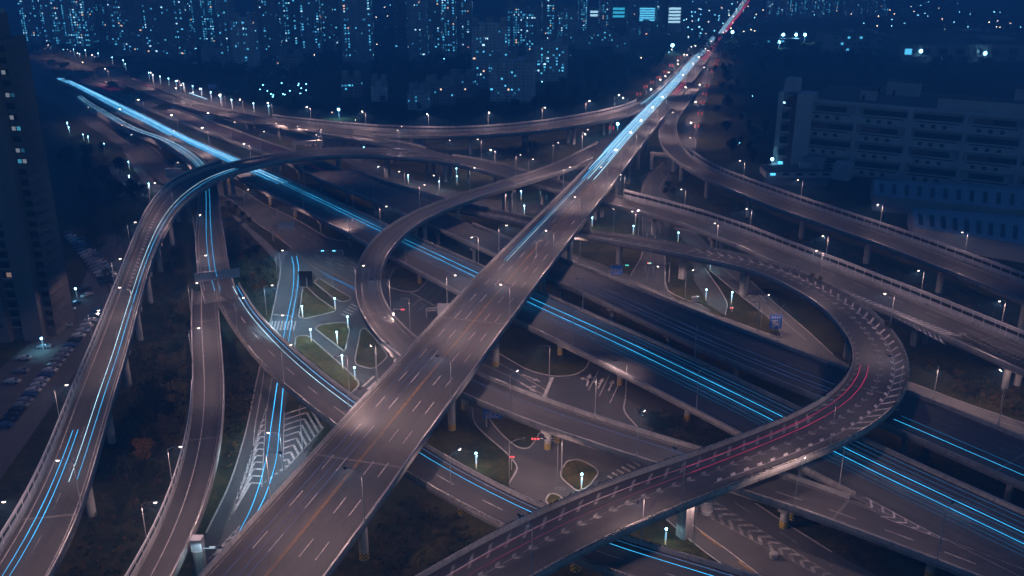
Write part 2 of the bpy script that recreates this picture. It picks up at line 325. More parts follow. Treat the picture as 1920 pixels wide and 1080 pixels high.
# ---------------------------------------------------------------- ground and paved surfaces
def slab_poly(name, px, z, m, parent=None, kind='structure'):
    b = MB(); pts = [P(x, y, z) for x, y in px]
    a = sum(pts[i].x*pts[(i+1) % len(pts)].y-pts[(i+1) % len(pts)].x*pts[i].y for i in range(len(pts)))
    b.face(pts if a > 0 else pts[::-1], m); o = b.build(name, parent)
    if parent is None: tag(o, kind=kind)
    return o
def round_poly(pts, rad=2.2, n=4):
    """round the corners of a closed world-space outline"""
    out = []; N = len(pts)
    for i in range(N):
        p, a, b = pts[i], pts[i-1], pts[(i+1) % N]; u = (a-p); v = (b-p); d = min(rad, u.length*.45, v.length*.45)
        if u.length < .2 or v.length < .2: continue
        s_, e_ = p+u.normalized()*d, p+v.normalized()*d
        for k in range(n+1):
            t = k/n; out.append(s_*(1-t)**2+p*(2*t*(1-t))+e_*t*t)
    return out
def island(px, label, m=None, rad=3.0, name='traffic_island', h=.16):
    """kerbed grass island: kerb ring and turf top"""
    pts = round_poly([P(x, y, 0) for x, y in px], rad)
    a = sum(pts[i].x*pts[(i+1) % len(pts)].y-pts[(i+1) % len(pts)].x*pts[i].y for i in range(len(pts)))
    if a < 0: pts = pts[::-1]
    c = sum(pts, Vector())/len(pts); N = len(pts)
    root = empty(name, c, absolute=True); tag(root, label, 'traffic island', 'kerbed grass islands between the ground roads')
    nn = []
    for i in range(N):
        t = (pts[(i+1) % N]-pts[i-1]).normalized(); nn.append(Vector((-t.y, t.x, 0)))
    k = MB(); rings = []
    for i in list(range(N))+[0]:
        p, q = pts[i], pts[i]+nn[i]*.38
        rings.append([p+Vector((0, 0, -.02)), p+Vector((0, 0, h)), q+Vector((0, 0, h)), q+Vector((0, 0, -.02))])
    k.grid(rings, KERB); k.build('kerb', root)
    t = MB(); t.face([pts[i]+nn[i]*.36+Vector((0, 0, h-.02)) for i in range(N)], m or LAWN); t.build('turf', root)
    return root
def kerb_line(px, name='kerb', z=0.0, wd=.35, h=.15):
    b = MB(); pts = crom([P(x, y, z) for x, y in px], max(8, len(px)*6)); rings = []
    for i, p in enumerate(pts):
        t = (pts[min(i+1, len(pts)-1)]-pts[max(i-1, 0)]).normalized(); n = Vector((-t.y, t.x, 0))*wd/2
        rings.append([p-n, p-n+Vector((0, 0, h)), p+n+Vector((0, 0, h)), p+n])
    b.grid(rings, KERB); return tag(b.build(name), kind='structure')
def paint_quad(b, a, c, wd, m, z=None):
    a, c = Vector(a), Vector(c)
    if z is not None: a.z = c.z = z
    t = (c-a).normalized(); n = Vector((-t.y, t.x, 0))*wd/2
    b.face([a-n, c-n, c+n, a+n], m)
def paint_line(b, px, z, wd, m, dash=None, gap=None):
    pts = crom([P(x, y, z) for x, y in px], max(12, 10*len(px))) if len(px) > 2 else crom([P(x, y, z) for x, y in px], 2)
    L = [0]
    for i in range(1, len(pts)): L.append(L[-1]+(pts[i]-pts[i-1]).length)
    def at(s):
        i = 0
        while i < len(pts)-2 and s > L[i+1]: i += 1
        t = (s-L[i])/max(1e-6, L[i+1]-L[i]); return pts[i].lerp(pts[i+1], t)
    s = 0
    if dash is None: dash, gap = 6.0, 0.0
    while s < L[-1]:
        paint_quad(b, at(s), at(min(L[-1], s+dash)), wd, m); s += dash+gap
def chevrons(b, apex, el, er, n, z, wd, m, back=.5, outline=True, t0=.12):
    """V stripes filling the wedge between apex->el and apex->er"""
    A_, E, F = P(*apex, z), P(*el, z), P(*er, z); ln = ((E+F)/2-A_).length
    for i in range(n):
        t = t0+(1-t0)*(i+.5)/n; l, r = A_.lerp(E, t), A_.lerp(F, t); mid = (A_.lerp((E+F)/2, max(0.02, t-back*(l-r).length/ln)))
        paint_quad(b, mid, l, wd, m); paint_quad(b, mid, r, wd, m)
    if outline:
        paint_quad(b, A_, E, .2, m); paint_quad(b, A_, F, .2, m)
def arrow(b, p, q, z, m, turn=0, wd=.28):
    a, c = P(*p, z), P(*q, z); d = (c-a); ln = d.length; d.normalize(); n = Vector((-d.y, d.x, 0))
    b.face([a-n*wd/2, a+d*ln*.66-n*wd/2, a+d*ln*.66+n*wd/2, a+n*wd/2], m)
    e = a+d*ln*.66
    b.face([e-n*wd*1.7, c, e+n*wd*1.7], m)
    if turn:
        s = n*turn; f = a+d*ln*.4; g = f+s*1.3+d*ln*.12
        b.face([f, f+d*.5, g+d*.45, g] if turn < 0 else [f, g, g+d*.45, f+d*.5], m)
        b.face([g-d*.7+s*.05, g+s*1.3+d*.3, g+d*1.2+s*.05] if turn < 0 else [g+d*1.2+s*.05, g+s*1.3+d*.3, g-d*.7+s*.05], m)

# ---------------------------------------------------------------- flyovers
def ribbon(b, r, xs, o1, o2, dz, m, s1='L', s2=None):
    rings = [[r.pt(x, o1, dz, s1), r.pt(x, o2, dz, s2 or s1)] for x in xs]
    if (rings[1][0]-rings[0][0]).cross(rings[0][1]-rings[0][0]).z > 0: rings = [q[::-1] for q in rings]
    # keep the face normal upward
    b.grid([q[::-1] for q in rings], m)
def deck_mesh(b, r, xs, depth, m):
    rings = []
    for x in xs:
        w_ = (r.pt(x, 0, 0, 'L')-r.pt(x, 0, 0, 'R')).length; k = min(2.2, w_*.2)
        q = lambda o, z: r.pt(x, o, z, 'L')
        rings.append([q(0, 0), q(w_, 0), q(w_, -.75), q(w_-k, -1.0), q(w_-k*1.25, -depth), q(k*1.25, -depth), q(k, -1.0), q(0, -.75)])
    b.grid(rings, m, closed=True, caps=True)
def wall_mesh(b, r, xs, side, o1, o2, z0, z1, m):
    rings = [[r.pt(x, o1, z0, side), r.pt(x, o1, z1, side), r.pt(x, o2, z1, side), r.pt(x, o2, z0, side)] for x in xs]
    b.grid(rings, m, closed=True, caps=True)
def lane_paint(b, r, x0, x1, side, off, style, m, wd=.2, dz=.036):
    if style == 'solid':
        xs = r.xs(x0, x1, 4.0); ribbon(b, r, xs, off-wd/2, off+wd/2, dz, m, side)
    elif style == 'fish':          # slanted blocks along a thin line
        lane_paint(b, r, x0, x1, side, off, 'solid', m, .12, dz); x = x0
        while x < x1-2:
            for sgn in (-1, 1):
                a = [r.pt(x, off+sgn*.12, dz+.004, side), r.pt(x+1.1, off+sgn*.12, dz+.004, side), r.pt(x+.3, off+sgn*.85, dz+.004, side), r.pt(x-.8, off+sgn*.85, dz+.004, side)]
                if (a[1]-a[0]).cross(a[2]-a[0]).z < 0: a = a[::-1]
                b.face(a, m)
            x += 4.2
    elif style == 'half':          # blocks on the inner side of the line only
        lane_paint(b, r, x0, x1, side, off, 'solid', m, .14, dz); x = x0
        while x < x1-2:
            a = [r.pt(x, off+.1, dz+.004, side), r.pt(x+1.3, off+.1, dz+.004, side), r.pt(x+.6, off+.95, dz+.004, side), r.pt(x-.7, off+.95, dz+.004, side)]
            if (a[1]-a[0]).cross(a[2]-a[0]).z < 0: a = a[::-1]
            b.face(a, m); x += 4.0
    elif isinstance(style, tuple) and style[0] == 'slash':   # long diagonal stripes from off to style[1]
        x = x0
        while x < x1-2:
            a = [r.pt(x, off, dz, side), r.pt(x+.9, off, dz, side), r.pt(x+.9+style[2], style[1], dz, side), r.pt(x+style[2], style[1], dz, side)]
            if (a[1]-a[0]).cross(a[2]-a[0]).z < 0: a = a[::-1]
            b.face(a, m); x += style[3]
    else:
        x = x0
        while x < x1:
            e = min(x+style[0], x1)
            ribbon(b, r, [x, (x+e)/2, e], off-wd/2, off+wd/2, dz, m, side); x += style[0]+style[1]
def noise_barrier(root, r, side, x0, x1, h=3.4, z0=.95, off=.2, post=4.0):
    """solid lower panel, band of dark panes between posts, solid upper panel and a bright top rail"""
    xs = r.xs(x0, x1, 4.0); nb = MB()
    wall_mesh(nb, r, xs, side, off-.06, off+.06, z0, z0+.36*h, PANEL)
    wall_mesh(nb, r, xs, side, off-.06, off+.06, z0+.68*h, z0+h-.12, PANEL)
    o = nb.build('noise_barrier', root)
    g = MB(); wall_mesh(g, r, xs, side, off-.02, off+.02, z0+.36*h, z0+.68*h, GLASSD); g.build('pane_band', o)
    t = MB(); wall_mesh(t, r, xs, side, off-.1, off+.1, z0+h-.12, z0+h, RAIL)
    for x in r.xs(x0, x1, post):
        d = r.dirn(x); t.box(r.pt(x, off, z0+h/2, side), (.18, .22, h), RAIL, rz=math.atan2(d.y, d.x))
    t.build('barrier_rail', o)
    return o
def planting(root, r, side, x0, x1, off, z, wd=.45, hgt=.5, m=None, dens=9, size=.16):
    b = MB(); m = m or HEDGE; k = b.mi(m); n = int(abs(x1-x0)*dens)
    for _ in range(n):
        x = rnd.uniform(x0, x1); hump = .6+.4*math.sin(x*.7)*math.sin(x*.23+1)
        p = r.pt(x, off+rnd.uniform(-wd/2, wd/2), z+rnd.uniform(0, hgt)*hump, side); h = size*rnd.uniform(.6, 1.4)
        a = Vector((rnd.gauss(0, 1), rnd.gauss(0, 1), rnd.gauss(0, 1))).normalized(); q = a.orthogonal().normalized(); a2 = a.cross(q)
        i = len(b.v); b.v += [tuple(p+q*h), tuple(p+a2*h), tuple(p-q*h), tuple(p-a2*h)]; b.f.append((i, i+1, i+2, i+3)); b.m.append(k)
    return b.build('parapet_planting', root)
PIERS = []
def pier(root, r, x, offs, depth, rad=1.0, square=False, hazard=False, cap=True, base=0.0):
    c = r.pt(x, 0, 0, 'C'); d = r.dirn(x); rz = math.atan2(d.y, d.x); n = Vector((-d.y, d.x, 0)).normalized(); top = c.z-depth
    if top < 1.5: return
    for o in offs:
        q = c+n*o; b = MB(); ct = top-(1.1 if cap else 0)
        if square:
            s = rad; ring = [(-s, -s*.72), (-s*.72, -s), (s*.72, -s), (s, -s*.72), (s, s*.72), (s*.72, s), (-s*.72, s), (-s, s*.72)]
            rot = Matrix.Rotation(rz, 3, 'Z'); rings = []
            for z in (base-.3, base+.01, ct-1.2, ct+.02):
                f = 1.0 if z < ct-.5 else 1.18
                rings.append([Vector((q.x, q.y, z))+rot @ Vector((u*f, v*f, 0)) for u, v in ring])
            b.grid(rings, CONC, closed=True, caps=True)
        else:
            b.cyl(q, rad, base-.3, ct+.02, CONC, n=16)
        po = b.build('pier', root, smooth=False)
        if hazard:
            h = MB(); s = rad+.012; nseg = 16
            for lv in range(4):
                for j in range(nseg):
                    a0, a1 = 2*math.pi*j/nseg, 2*math.pi*(j+1)/nseg; z0, z1 = base+.15+lv*.4, base+.55+lv*.4
                    h.face([(q.x+s*math.cos(a), q.y+s*math.sin(a), z) for a, z in ((a0, z0), (a1, z0), (a1, z1), (a0, z1))], HAZARD_Y if (j+lv) % 2 else HAZARD_K)
            h.build('hazard_band', po)
    if cap:
        wd = (max(offs)-min(offs))+2*rad+1.6; b = MB(); b.box((c.x+n.x*(max(offs)+min(offs))/2, c.y+n.y*(max(offs)+min(offs))/2, top-.55), (2*rad+.3, wd, 1.1), CONC, rz=rz); b.build('pier_cap', root)
def blocked(p, key, zmax):
    for k, r in ROADS.items():
        if k == key: continue
        ins, z = r.inside(p, 1.6)
        if ins and z < zmax-1.0 and z > 2.5: return True
    return False
def flyover(key, name, label, surf=DECK, depth=1.9, x0=0, x1=None, wallL=((0, 1e9),), wallR=((0, 1e9),), lines=(), piers=None, wallh=.95, joints=(), category='flyover', rail=True):
    r = ROADS[key]; x1 = r.len[-1] if x1 is None else x1; xs = r.xs(x0, x1, 5.0)
    mid = r.pt((x0+x1)/2, 0, 0, 'C'); root = empty(name, (mid.x, mid.y, 0), absolute=True); tag(root, label, category, 'decks and ramps of the interchange')
    b = MB(); deck_mesh(b, r, xs, depth, CONC_D); b.build('deck', root)
    b = MB(); ribbon(b, r, xs, .4, 0, .02, surf, 'L', 'L') if False else b.grid([[r.pt(x, .42, .022, 'R'), r.pt(x, .42, .022, 'L')] for x in xs], surf)
    s = b.build('road_surface', root)
    uvl = s.data.uv_layers.new(name='UVMap'); off = rnd.uniform(0, 900)
    for lp in s.data.loops:
        k, side = divmod(lp.vertex_index, 2); uvl.data[lp.index].uv = (xs[k]+off, 0 if side else (r.pt(xs[k], 0, 0, 'L')-r.pt(xs[k], 0, 0, 'R')).length)
    if s.data.polygons[0].normal.z < 0: s.data.flip_normals()
    for side, ranges in (('L', wallL), ('R', wallR)):
        for a, c in ranges:
            a, c = max(a, x0), min(c, x1)
            if c-a < 4: continue
            b = MB(); q = r.xs(a, c, 4.0); wall_mesh(b, r, q, side, -.02, .36, -.02, wallh, CONC)
            pw = b.build('parapet', root)
            if rail:
                b = MB(); wall_mesh(b, r, q, side, .10, .22, wallh+.18, wallh+.28, STEEL); b.build('handrail', pw)
    if lines:
        b = MB()
        for ln in lines:
            a, c, side, off, style, m = ln[:6]; lane_paint(b, r, max(a, x0), min(c, x1), side, off, style, m, *(ln[6:]))
        o = b.build('lane_marking', root)
    for x in joints:
        b = MB(); ribbon(b, r, [x-.3, x+.3], .45, .45, .03, ASPH_PALE, 'L', 'R'); b.build('expansion_joint', root)
    for p in piers or ():
        pier(root, r, *p[:2], depth, **(p[2] if len(p) > 2 else {}))
    return root
def auto_piers(key, x0, x1, step, offs, **kw):
    r = ROADS[key]; out = []; x = x0
    while x < x1:
        ok = False
        for dx in (0, 4, -4, 8, -8, 12):
            c = r.pt(x+dx, 0, 0, 'C'); d = r.dirn(x+dx); n = Vector((-d.y, d.x, 0)).normalized()
            if not any(blocked(c+n*o, key, c.z) for o in offs): ok = True; break
        if ok: out.append((x+dx, offs, kw))
        x += step
    return out
# ---------------------------------------------------------------- the ground sheet
g = MB(); g.face([(-9000, -300, -.06), (9000, -300, -.06), (9000, 14000, -.06), (-9000, 14000, -.06)], GRASS); tag(g.build('ground'), kind='structure')
POLY = [  # (name, outline in photo pixels on the ground, material)
 ('ground_road', [(60,128),(99,172),(136,188),(180,216),(236,242),(262,260),(292,281),(333,317),(368,330),(433,347),(471,364),(496,383),(537,404),(562,415),(600,438),(627,450),(665,453),(700,470),(760,505),(845,545),(930,585),(905,665),(860,690),(810,665),(690,640),
   (655,600),(657,560),(640,545),(600,522),(586,511),(575,515),(567,540),(559,565),(557,592),(556,640),(545,720),(533,775),(607,800),(560,880),(470,1010),(380,1090),(372,1080),(384,1005),(432,905),(460,813),(480,720),(500,640),(507,604),(519,547),(526,505),(523,475),(546,464),(512,439),(481,418),(450,389),(419,368),(372,356),(304,345),(269,316),(242,291),(226,275),(163,234),(103,197),(60,170)], ASPH_OLD),
 ('ground_road', [(586,511),(600,520),(623,536),(661,560),(690,600),(740,640),(742,690),(700,740),(665,790),(640,760),(655,742),(679,720),(650,690),(592,641),(577,629),(556,632),(557,592),(565,565),(569,598),(632,584),(628,572)], ASPH_OLD),
 ('ground_road', [(845,700),(904,683),(923,656),(946,669),(987,692),(1019,702),(1050,706),(1079,702),(1098,690),(1110,668),(1180,690),(1290,745),(1330,800),(1240,850),(1040,790),(930,735),(845,720)], ASPH),
 ('ground_road', [(868,745),(885,764),(900,766),(914,785),(937,810),(968,837),(981,841),(993,839),(1004,826),(1012,812),(1060,800),(1100,800),(1200,830),(1290,850),(1260,900),(1180,930),(1100,985),(1020,1000),(960,930),(954,908),(968,872),(950,850),(893,797),(880,782)], ASPH_OLD),
 ('ground_road', [(1247,268),(1262,290),(1261,321),(1246,356),(1259,379),(1262,400),(1252,440),(1247,487),(1248,517),(1252,544),(1270,562),(1317,573),(1330,578),(1340,600),(1240,560),(1100,500),(1060,470),(1120,492),(1182,517),(1203,479),(1205,446),(1205,417),(1203,363),(1207,348),(1197,335),(1209,329),(1234,313),(1247,300),(1240,285)], ASPH_OLD),
 ('ground_road', [(1282,470),(1300,500),(1302,527),(1317,550),(1328,572),(1360,592),(1362,565),(1335,523),(1321,502),(1300,470)], ASPH_OLD),
 ('slip_road', [(1262,425),(1274,442),(1300,470),(1333,509),(1392,557),(1448,602),(1465,627),(1470,640),(1600,705),(1600,690),(1562,665),(1550,655),(1512,619),(1458,573),(1408,527),(1360,486),(1330,460),(1300,432)], ASPH_PALE),
 ('service_road', [(1040,462),(1080,481),(1142,514),(1200,530),(1242,552),(1300,574),(1358,596),(1465,634),(1600,692),(1640,700),(1708,716),(1749,733),(1801,753),(1920,794),(2000,822),(2000,870),(1920,835),(1700,760),(1590,720),(1450,660),(1280,600),(1180,560),(1040,492)], ASPH_PALE),
 ('ground_road', [(1180,930),(1250,975),(1306,1023),(1356,1061),(1400,1110),(1800,1180),(1700,1110),(1560,1034),(1414,942),(1350,900),(1260,880)], ASPH_OLD),
 ('frontage_road', [(1340,92),(1347,96),(1338,130),(1322,200),(1308,262),(1300,300),(1262,330),(1246,356),(1236,330),(1252,296),(1268,270),(1286,225),(1304,180),(1322,130)], ASPH_OLD),
 ('car_park', [(215,430),(262,470),(235,560),(200,620),(140,700),(70,800),(0,900),(-60,980),(-60,760),(0,690),(60,640),(120,590),(150,540),(170,490)], ASPH_OLD),
 ('path', [(195,315),(215,312),(255,335),(285,360),(275,372),(240,352)], ASPH_PALE),
 ('path', [(232,285),(243,290),(296,345),(312,352),(290,362),(262,336)], ASPH_PALE),
 ('path', [(433,402),(446,407),(500,452),(523,474),(540,470),(526,505),(508,480),(470,440)], ASPH_PALE),
 ('local_road', [(60,112),(110,108),(170,126),(230,130),(262,128),(330,150),(420,190),(560,232),(640,262),(700,300),(760,345),(800,372),(850,385),(790,380),(700,330),(620,290),(540,262),(470,245),(380,225),(300,205),(240,175),(180,158),(110,132),(60,126)], ASPH_OLD),
 ('ground_road', [(560,232),(600,235),(640,262),(690,300),(760,330),(830,352),(900,372),(990,380),(1060,352),(1075,362),(1010,400),(940,400),(850,378),(760,352),(660,310),(600,270)], ASPH_OLD),
 ('rooftop_yard', [(1440,310),(1560,312),(1550,350),(1430,345)], ASPH_PALE),
]
for i, (nm, px, m) in enumerate(POLY): slab_poly(nm, px, .004+.005*i, m)
ZP = .004+.005*len(POLY)+.005
for px in ([(99,173),(136,188),(180,216),(236,242),(292,281),(333,317),(433,347),(496,383),(562,415),(600,438),(627,450),(665,453)],
           [(304,345),(419,368),(450,389),(481,418),(512,439),(546,464)], [(523,474),(526,505),(519,547),(507,604),(480,720),(460,813),(430,908),(386,1000)],
           [(923,656),(946,669),(987,692),(1019,702),(1050,706),(1079,702),(1098,690),(1106,672)], [(885,764),(893,797),(968,872),(954,908)], [(906,770),(937,810),(968,837),(981,841),(993,839),(1012,812)],
           [(1247,300),(1234,313),(1209,329),(1190,335),(1176,333)], [(1207,348),(1203,363),(1205,417),(1205,446),(1203,479),(1182,517)], [(1247,452),(1247,487),(1252,544),(1283,561),(1317,573)],
           [(1321,502),(1362,565),(1360,592)], [(1333,509),(1392,557),(1448,602),(1465,627),(1462,633),(1358,596)], [(1408,527),(1458,573),(1512,619),(1562,665)], [(1250,975),(1306,1023),(1356,1061)],
           [(1708,718),(1749,733),(1801,753),(1920,794)], [(1173,746),(1171,771),(1196,802)]):
    kerb_line(px)
pb = MB()
def PL(px, m=PAINT, wd=.22, dash=None, gap=None): paint_line(pb, px, ZP, wd, m, dash, gap)
# the wide ground road by the elevated carriageway
for f in (.2, .4, .6, .8):
    far = [(136,188),(180,216),(236,242),(292,281),(333,317),(433,347),(496,383),(562,415),(627,450)]; nr = [(103,197),(163,234),(226,275),(269,316),(304,345),(419,368),(450,389),(512,439),(586,502)]
    PL([(a+(c-a)*f, b+(d-b)*f) for (a, b), (c, d) in zip(far, nr)], PAINT_W if f > .5 else PAINT, .25, 4, 8)
PL([(505,425),(544,463),(586,499),(623,520)], PAINT_Y, .35)
PL([(575,485),(640,520),(700,552)], PAINT_Y, .3)
for k in range(4): PL([(590+k*22,478+k*4),(640+k*22,505+k*4)], PAINT, .25, 5, 5)
PL([(545,604),(556,535),(560,500)], PAINT_W, .25); PL([(512,590),(545,592)], PAINT, .5)
for k in range(8): paint_quad(pb, P(511+k*6.2, 602, ZP), P(505+k*6.2+2, 619, ZP), .55, PAINT)      # zebra crossings
for k in range(5): paint_quad(pb, P(640+k*4.5, 588-k*4.5, ZP), P(656+k*4.5, 595-k*4.5, ZP), .6, PAINT)
for k in range(3): paint_quad(pb, P(680+k*9, 725+k*5, ZP), P(702+k*9, 705+k*5, ZP), .7, PAINT)
for k in range(6): paint_quad(pb, P(1139+k*9, 892-k*5.6, ZP), P(1155+k*9, 901-k*5.6, ZP), .6, PAINT)
PL([(500,640),(492,720),(478,800),(470,870),(432,972)], PAINT, .25); PL([(530,640),(512,700),(500,770)], PAINT, .22)
chevrons(pb, (499,765), (431,975), (491,913), 11, ZP, .6, PAINT, back=.5)
chevrons(pb, (530,885), (533,772), (608,800), 9, ZP, .6, PAINT, back=-.6)
chevrons(pb, (450,985), (392,1048), (420,1040), 4, ZP, .7, PAINT, back=.6)
for q in ((540,885),(552,878)): PL([(q[0]-45,q[1]+20),(q[0]-3,q[1]-12)], PAINT, .25, 1.0, 1.0)
# junction right of the central flyover
PL([(906,683),(960,708),(1027,745)], PAINT, .22); PL([(915,670),(980,705),(1024,732)], PAINT, .22); PL([(903,700),(935,720)], PAINT, .22)
paint_quad(pb, P(1036,707,ZP), P(1017,751,ZP), 1.0, PAINT)
arrow(pb, (979,702), (1014,716), ZP, PAINT, 0, .5); arrow(pb, (976,718), (1007,736), ZP, PAINT, 1, .5)
for k, (a, c) in enumerate((((1100,724),(1107,700)), ((1121,729),(1131,708)), ((1141,733),(1150,712)))): arrow(pb, a, c, ZP, PAINT, (1, 1, 0)[k], .5)
for a, c in (((1103,732),(1123,694)),((1124,742),(1143,702)),((1144,755),(1163,713))): PL([a, c], PAINT, .22)
for k in range(4): arrow(pb, (770+k*17, 576+k*4), (792+k*17, 558+k*4), ZP, PAINT_W, (0, 1, 0, 0)[k], .6)
PL([(770,548),(823,578)], PAINT, .5)
for k in range(4): PL([(790+k*16,565+k*4),(818+k*12,536+k*5)], PAINT_W, .22)
# left-hand paths: cycle markings
for q in ((955,840), (1050,916), (470,985)):
    for dx in (-4, 4):
        c = P(q[0]+dx, q[1], ZP)
        for k in range(10):
            a0, a1 = 2*math.pi*k/10, 2*math.pi*(k+1)/10; paint_quad(pb, c+Vector((math.cos(a0), math.sin(a0), 0))*.6, c+Vector((math.cos(a1), math.sin(a1), 0))*.6, .14, PAINT_W)
    paint_quad(pb, P(q[0]-4,q[1],ZP), P(q[0]+2,q[1]-3,ZP), .14, PAINT_W); paint_quad(pb, P(q[0]+4,q[1],ZP), P(q[0]+2,q[1]-3,ZP), .14, PAINT_W)
# roads under the right-hand ramps
for f in (.35, .68):
    PL([(1247+13*f,302),(1230+28*f,330),(1208+38*f,357)], PAINT_W, .25, 4, 5)
    PL([(1205+42*f,440),(1203+46*f,486),(1190+62*f,530)], PAINT_W, .22)
PL([(1259,318),(1240,345),(1236,357)], PAINT, .25)
for x in (1213, 1228): arrow(pb, (x,448),(x,436), ZP, PAINT, 0, .5); arrow(pb, (x-3,512),(x-3,496), ZP, PAINT_W, 0, .5)
PL([(1366,512),(1408,548),(1456,590),(1512,638)], PAINT, .25); PL([(1298,462),(1330,482),(1366,512)], PAINT, .25)
arrow(pb, (1436,566),(1422,551), ZP, PAINT, 1, .7); arrow(pb, (1416,568),(1402,552), ZP, PAINT_W, 0, .6)
PL([(1730,742),(1801,766),(1920,806)], PAINT, .2, 9, 9); PL([(1715,752),(1790,775),(1920,822)], PAINT_W, .2)
# lower right ground road
chevrons(pb, (1700,1165), (1312,961), (1340,940), 17, ZP, .8, PAINT_W, back=-.5, outline=True)
PL([(1296,982),(1347,1018),(1400,1060),(1440,1090)], PAINT, .25, 12, .1); PL([(1313,997),(1352,1026)], PAINT_Y, .35); PL([(1385,1052),(1420,1080)], PAINT_Y, .35)
PL([(1376,941),(1470,1002),(1560,1062)], PAINT_W, .22, 5, 9); PL([(1416,943),(1480,985),(1560,1035)], KERB, .5)
tag(pb.build('road_markings'), kind='structure')
# ---- lane paint of the lantern-lined frontage road
fb = MB()
for f in (.33, .66): paint_line(fb, [(1330+14*f,100),(1310+24*f,180),(1290+26*f,240),(1275+26*f,290)], ZP, .25, PAINT_W, 4, 6)
tag(fb.build('frontage_road_markings'), kind='structure')
island([(567,538),(577,539),(598,559),(623,576),(632,582),(623,586),(569,599),(559,594),(563,567)], 'kerbed grass island shaped like a shark fin, with a message board at its tip')
island([(587,529),(598,521),(623,537),(660,559),(657,563),(642,567),(627,561)], 'long narrow kerbed grass strip between the slip lane and the wide ground road', rad=2)
island([(589,616),(600,609),(650,603),(657,616),(649,655),(644,659)], 'small triangular grass island carrying two glowing post lights in mid junction')
island([(553,634),(560,630),(577,629),(592,641),(650,692),(678,720),(655,742),(630,735),(600,710),(570,680),(551,660)], 'long dark grass island tucked along the curved ramp with blue headlight trails')
island([(675,619),(684,614),(700,630),(730,668),(701,694),(667,685),(664,675)], 'grass island under the end of the small loop ramp where two piers stand')
island([(1062,864),(1085,861),(1106,870),(1126,885),(1105,914),(1083,924),(1045,892)], 'diamond-shaped dark shrub island around a pair of stone-clad piers and one post light')
island([(1020,940),(1028,927),(1040,925),(1058,934),(1035,955)], 'small rounded grass island partly hidden by the big curved ramp', rad=2)
island([(723,536),(742,543),(764,548),(783,546),(803,527),(790,505),(740,500)], 'grass island round a striped pier beneath the elevated carriageway left of the central flyover')

# ---------------------------------------------------------------- the flyovers themselves
def X(key, px, py, off=.5): return ROADS[key].near(px, py, off)
LA = ROADS['A'].len[-1]
xg = X('A', 1107, 300, .0); xg2 = X('A', 1207, 205, 0); xr = X('A', 1262, 205, 1.0)
flyover('A', 'central_flyover', 'broad straight six-lane flyover with a double yellow centre line, running toward the far city',
  wallL=((0, xg), (xg2+10, X('A', 1300, 104, 0))), wallR=((0, xr-5), ), x1=LA,
  lines=[(0, LA, 'L', 1.0, 'solid', PAINT_W, .22), (0, LA, 'R', 1.0, 'solid', PAINT_W, .22), (0, LA, 'C', .2, 'solid', PAINT_Y, .13), (0, LA, 'C', -.2, 'solid', PAINT_Y, .13)] +
        [(0, LA, s, o, (6, 9), PAINT, .18) for s in 'LR' for o in (4.5, 7.9)],
  joints=[X('A', 690, 872), X('A', 850, 568), X('A', 1080, 392)],
  piers=[(x, o, k) for x, o, k in auto_piers('A', 30, X('A', 1215, 240), 33, (-6.5, 6.5), rad=1.05, hazard=True)])
b = None
flyover('TWO', 'merge_deck', 'short widening deck where the small loop ramp joins the broad central flyover', wallL=(), wallR=(), piers=None, lines=(), category='flyover')
rL = ROADS['LOOP']; xe = X('LOOP', 748, 664)
flyover('LOOP', 'loop_ramp', 'tight loop ramp leaving the broad flyover, curling back beneath it to join the carriageway', surf=DECK,
  wallL=((X('LOOP', 1120, 270, 0), 1e9),), wallR=((X('LOOP', 1112, 300, 1), X('LOOP', 1590, 933, 1)),),
  lines=[(0, xe, 'L', 2.6, 'solid', PAINT_W, .2), (0, 1e9, 'R', 1.1, 'solid', PAINT_W, .2), (xe, 1e9, 'L', 1.6, 'solid', PAINT, .25), (X('LOOP',1450,920), 1e9, 'L', 5, (6, 6), PAINT, .22)],
  joints=[X('LOOP', 700, 587), X('LOOP', 1575, 960)],
  piers=[(x, (0,) if i % 2 else (-2.2, 2.2), k) for i, (x, o, k) in enumerate(auto_piers('LOOP', 60, rL.len[-1]-30, 31, (-2.2, 2.2), rad=.95, hazard=True))])
bl = ROADS['BL']; xbg = X('BL', 301, 254, 1)
flyover('BL', 'near_carriageway', 'elevated carriageway streaked with cyan headlight trails crossing under the central flyover',
  wallL=((0, 1e9),), wallR=((X('BL', 380, 301, 1), X('BL', 1597, 936, 1)),),
  lines=[(0, 1e9, 'L', 1.2, 'solid', PAINT_W, .22), (0, 1e9, 'R', 1.2, 'solid', PAINT_W, .22)]+[(0, 1e9, 'L', o, (6, 9), PAINT_W, .18) for o in (4.9, 8.5, 12.1)],
  joints=[X('BL', 1075, 630), X('BL', 640, 400)],
  piers=auto_piers('BL', X('BL', 440, 325), bl.len[-1]-10, 27, (-5.5, 5.5), rad=.85, hazard=True))
flyover('BR', 'far_carriageway', 'dark elevated carriageway with faint red tail-light trails behind the cyan-streaked one',
  wallL=((0, X('BR', 640, 318, 0)), (X('BR', 887, 421, 0), 1e9)), wallR=((0, 1e9),),
  lines=[(0, 1e9, 'L', 1.2, 'solid', PAINT_W, .22), (0, 1e9, 'R', 1.2, 'solid', PAINT_W, .22)]+[(0, 1e9, 'L', o, (6, 9), PAINT_W, .18) for o in (4.9, 8.5, 12.1, 15.7)],
  joints=[X('BR', 1255, 595), X('BR', 700, 370), X('BR', 1900, 860)],
  piers=auto_piers('BR', X('BR', 540, 300), ROADS['BR'].len[-1]-10, 27, (-5.5, 5.5), rad=.85))
kr = ROADS['KR']; k1, k2, k3 = X('KR', 1290, 470), X('KR', 1640, 690), X('KR', 1560, 810)
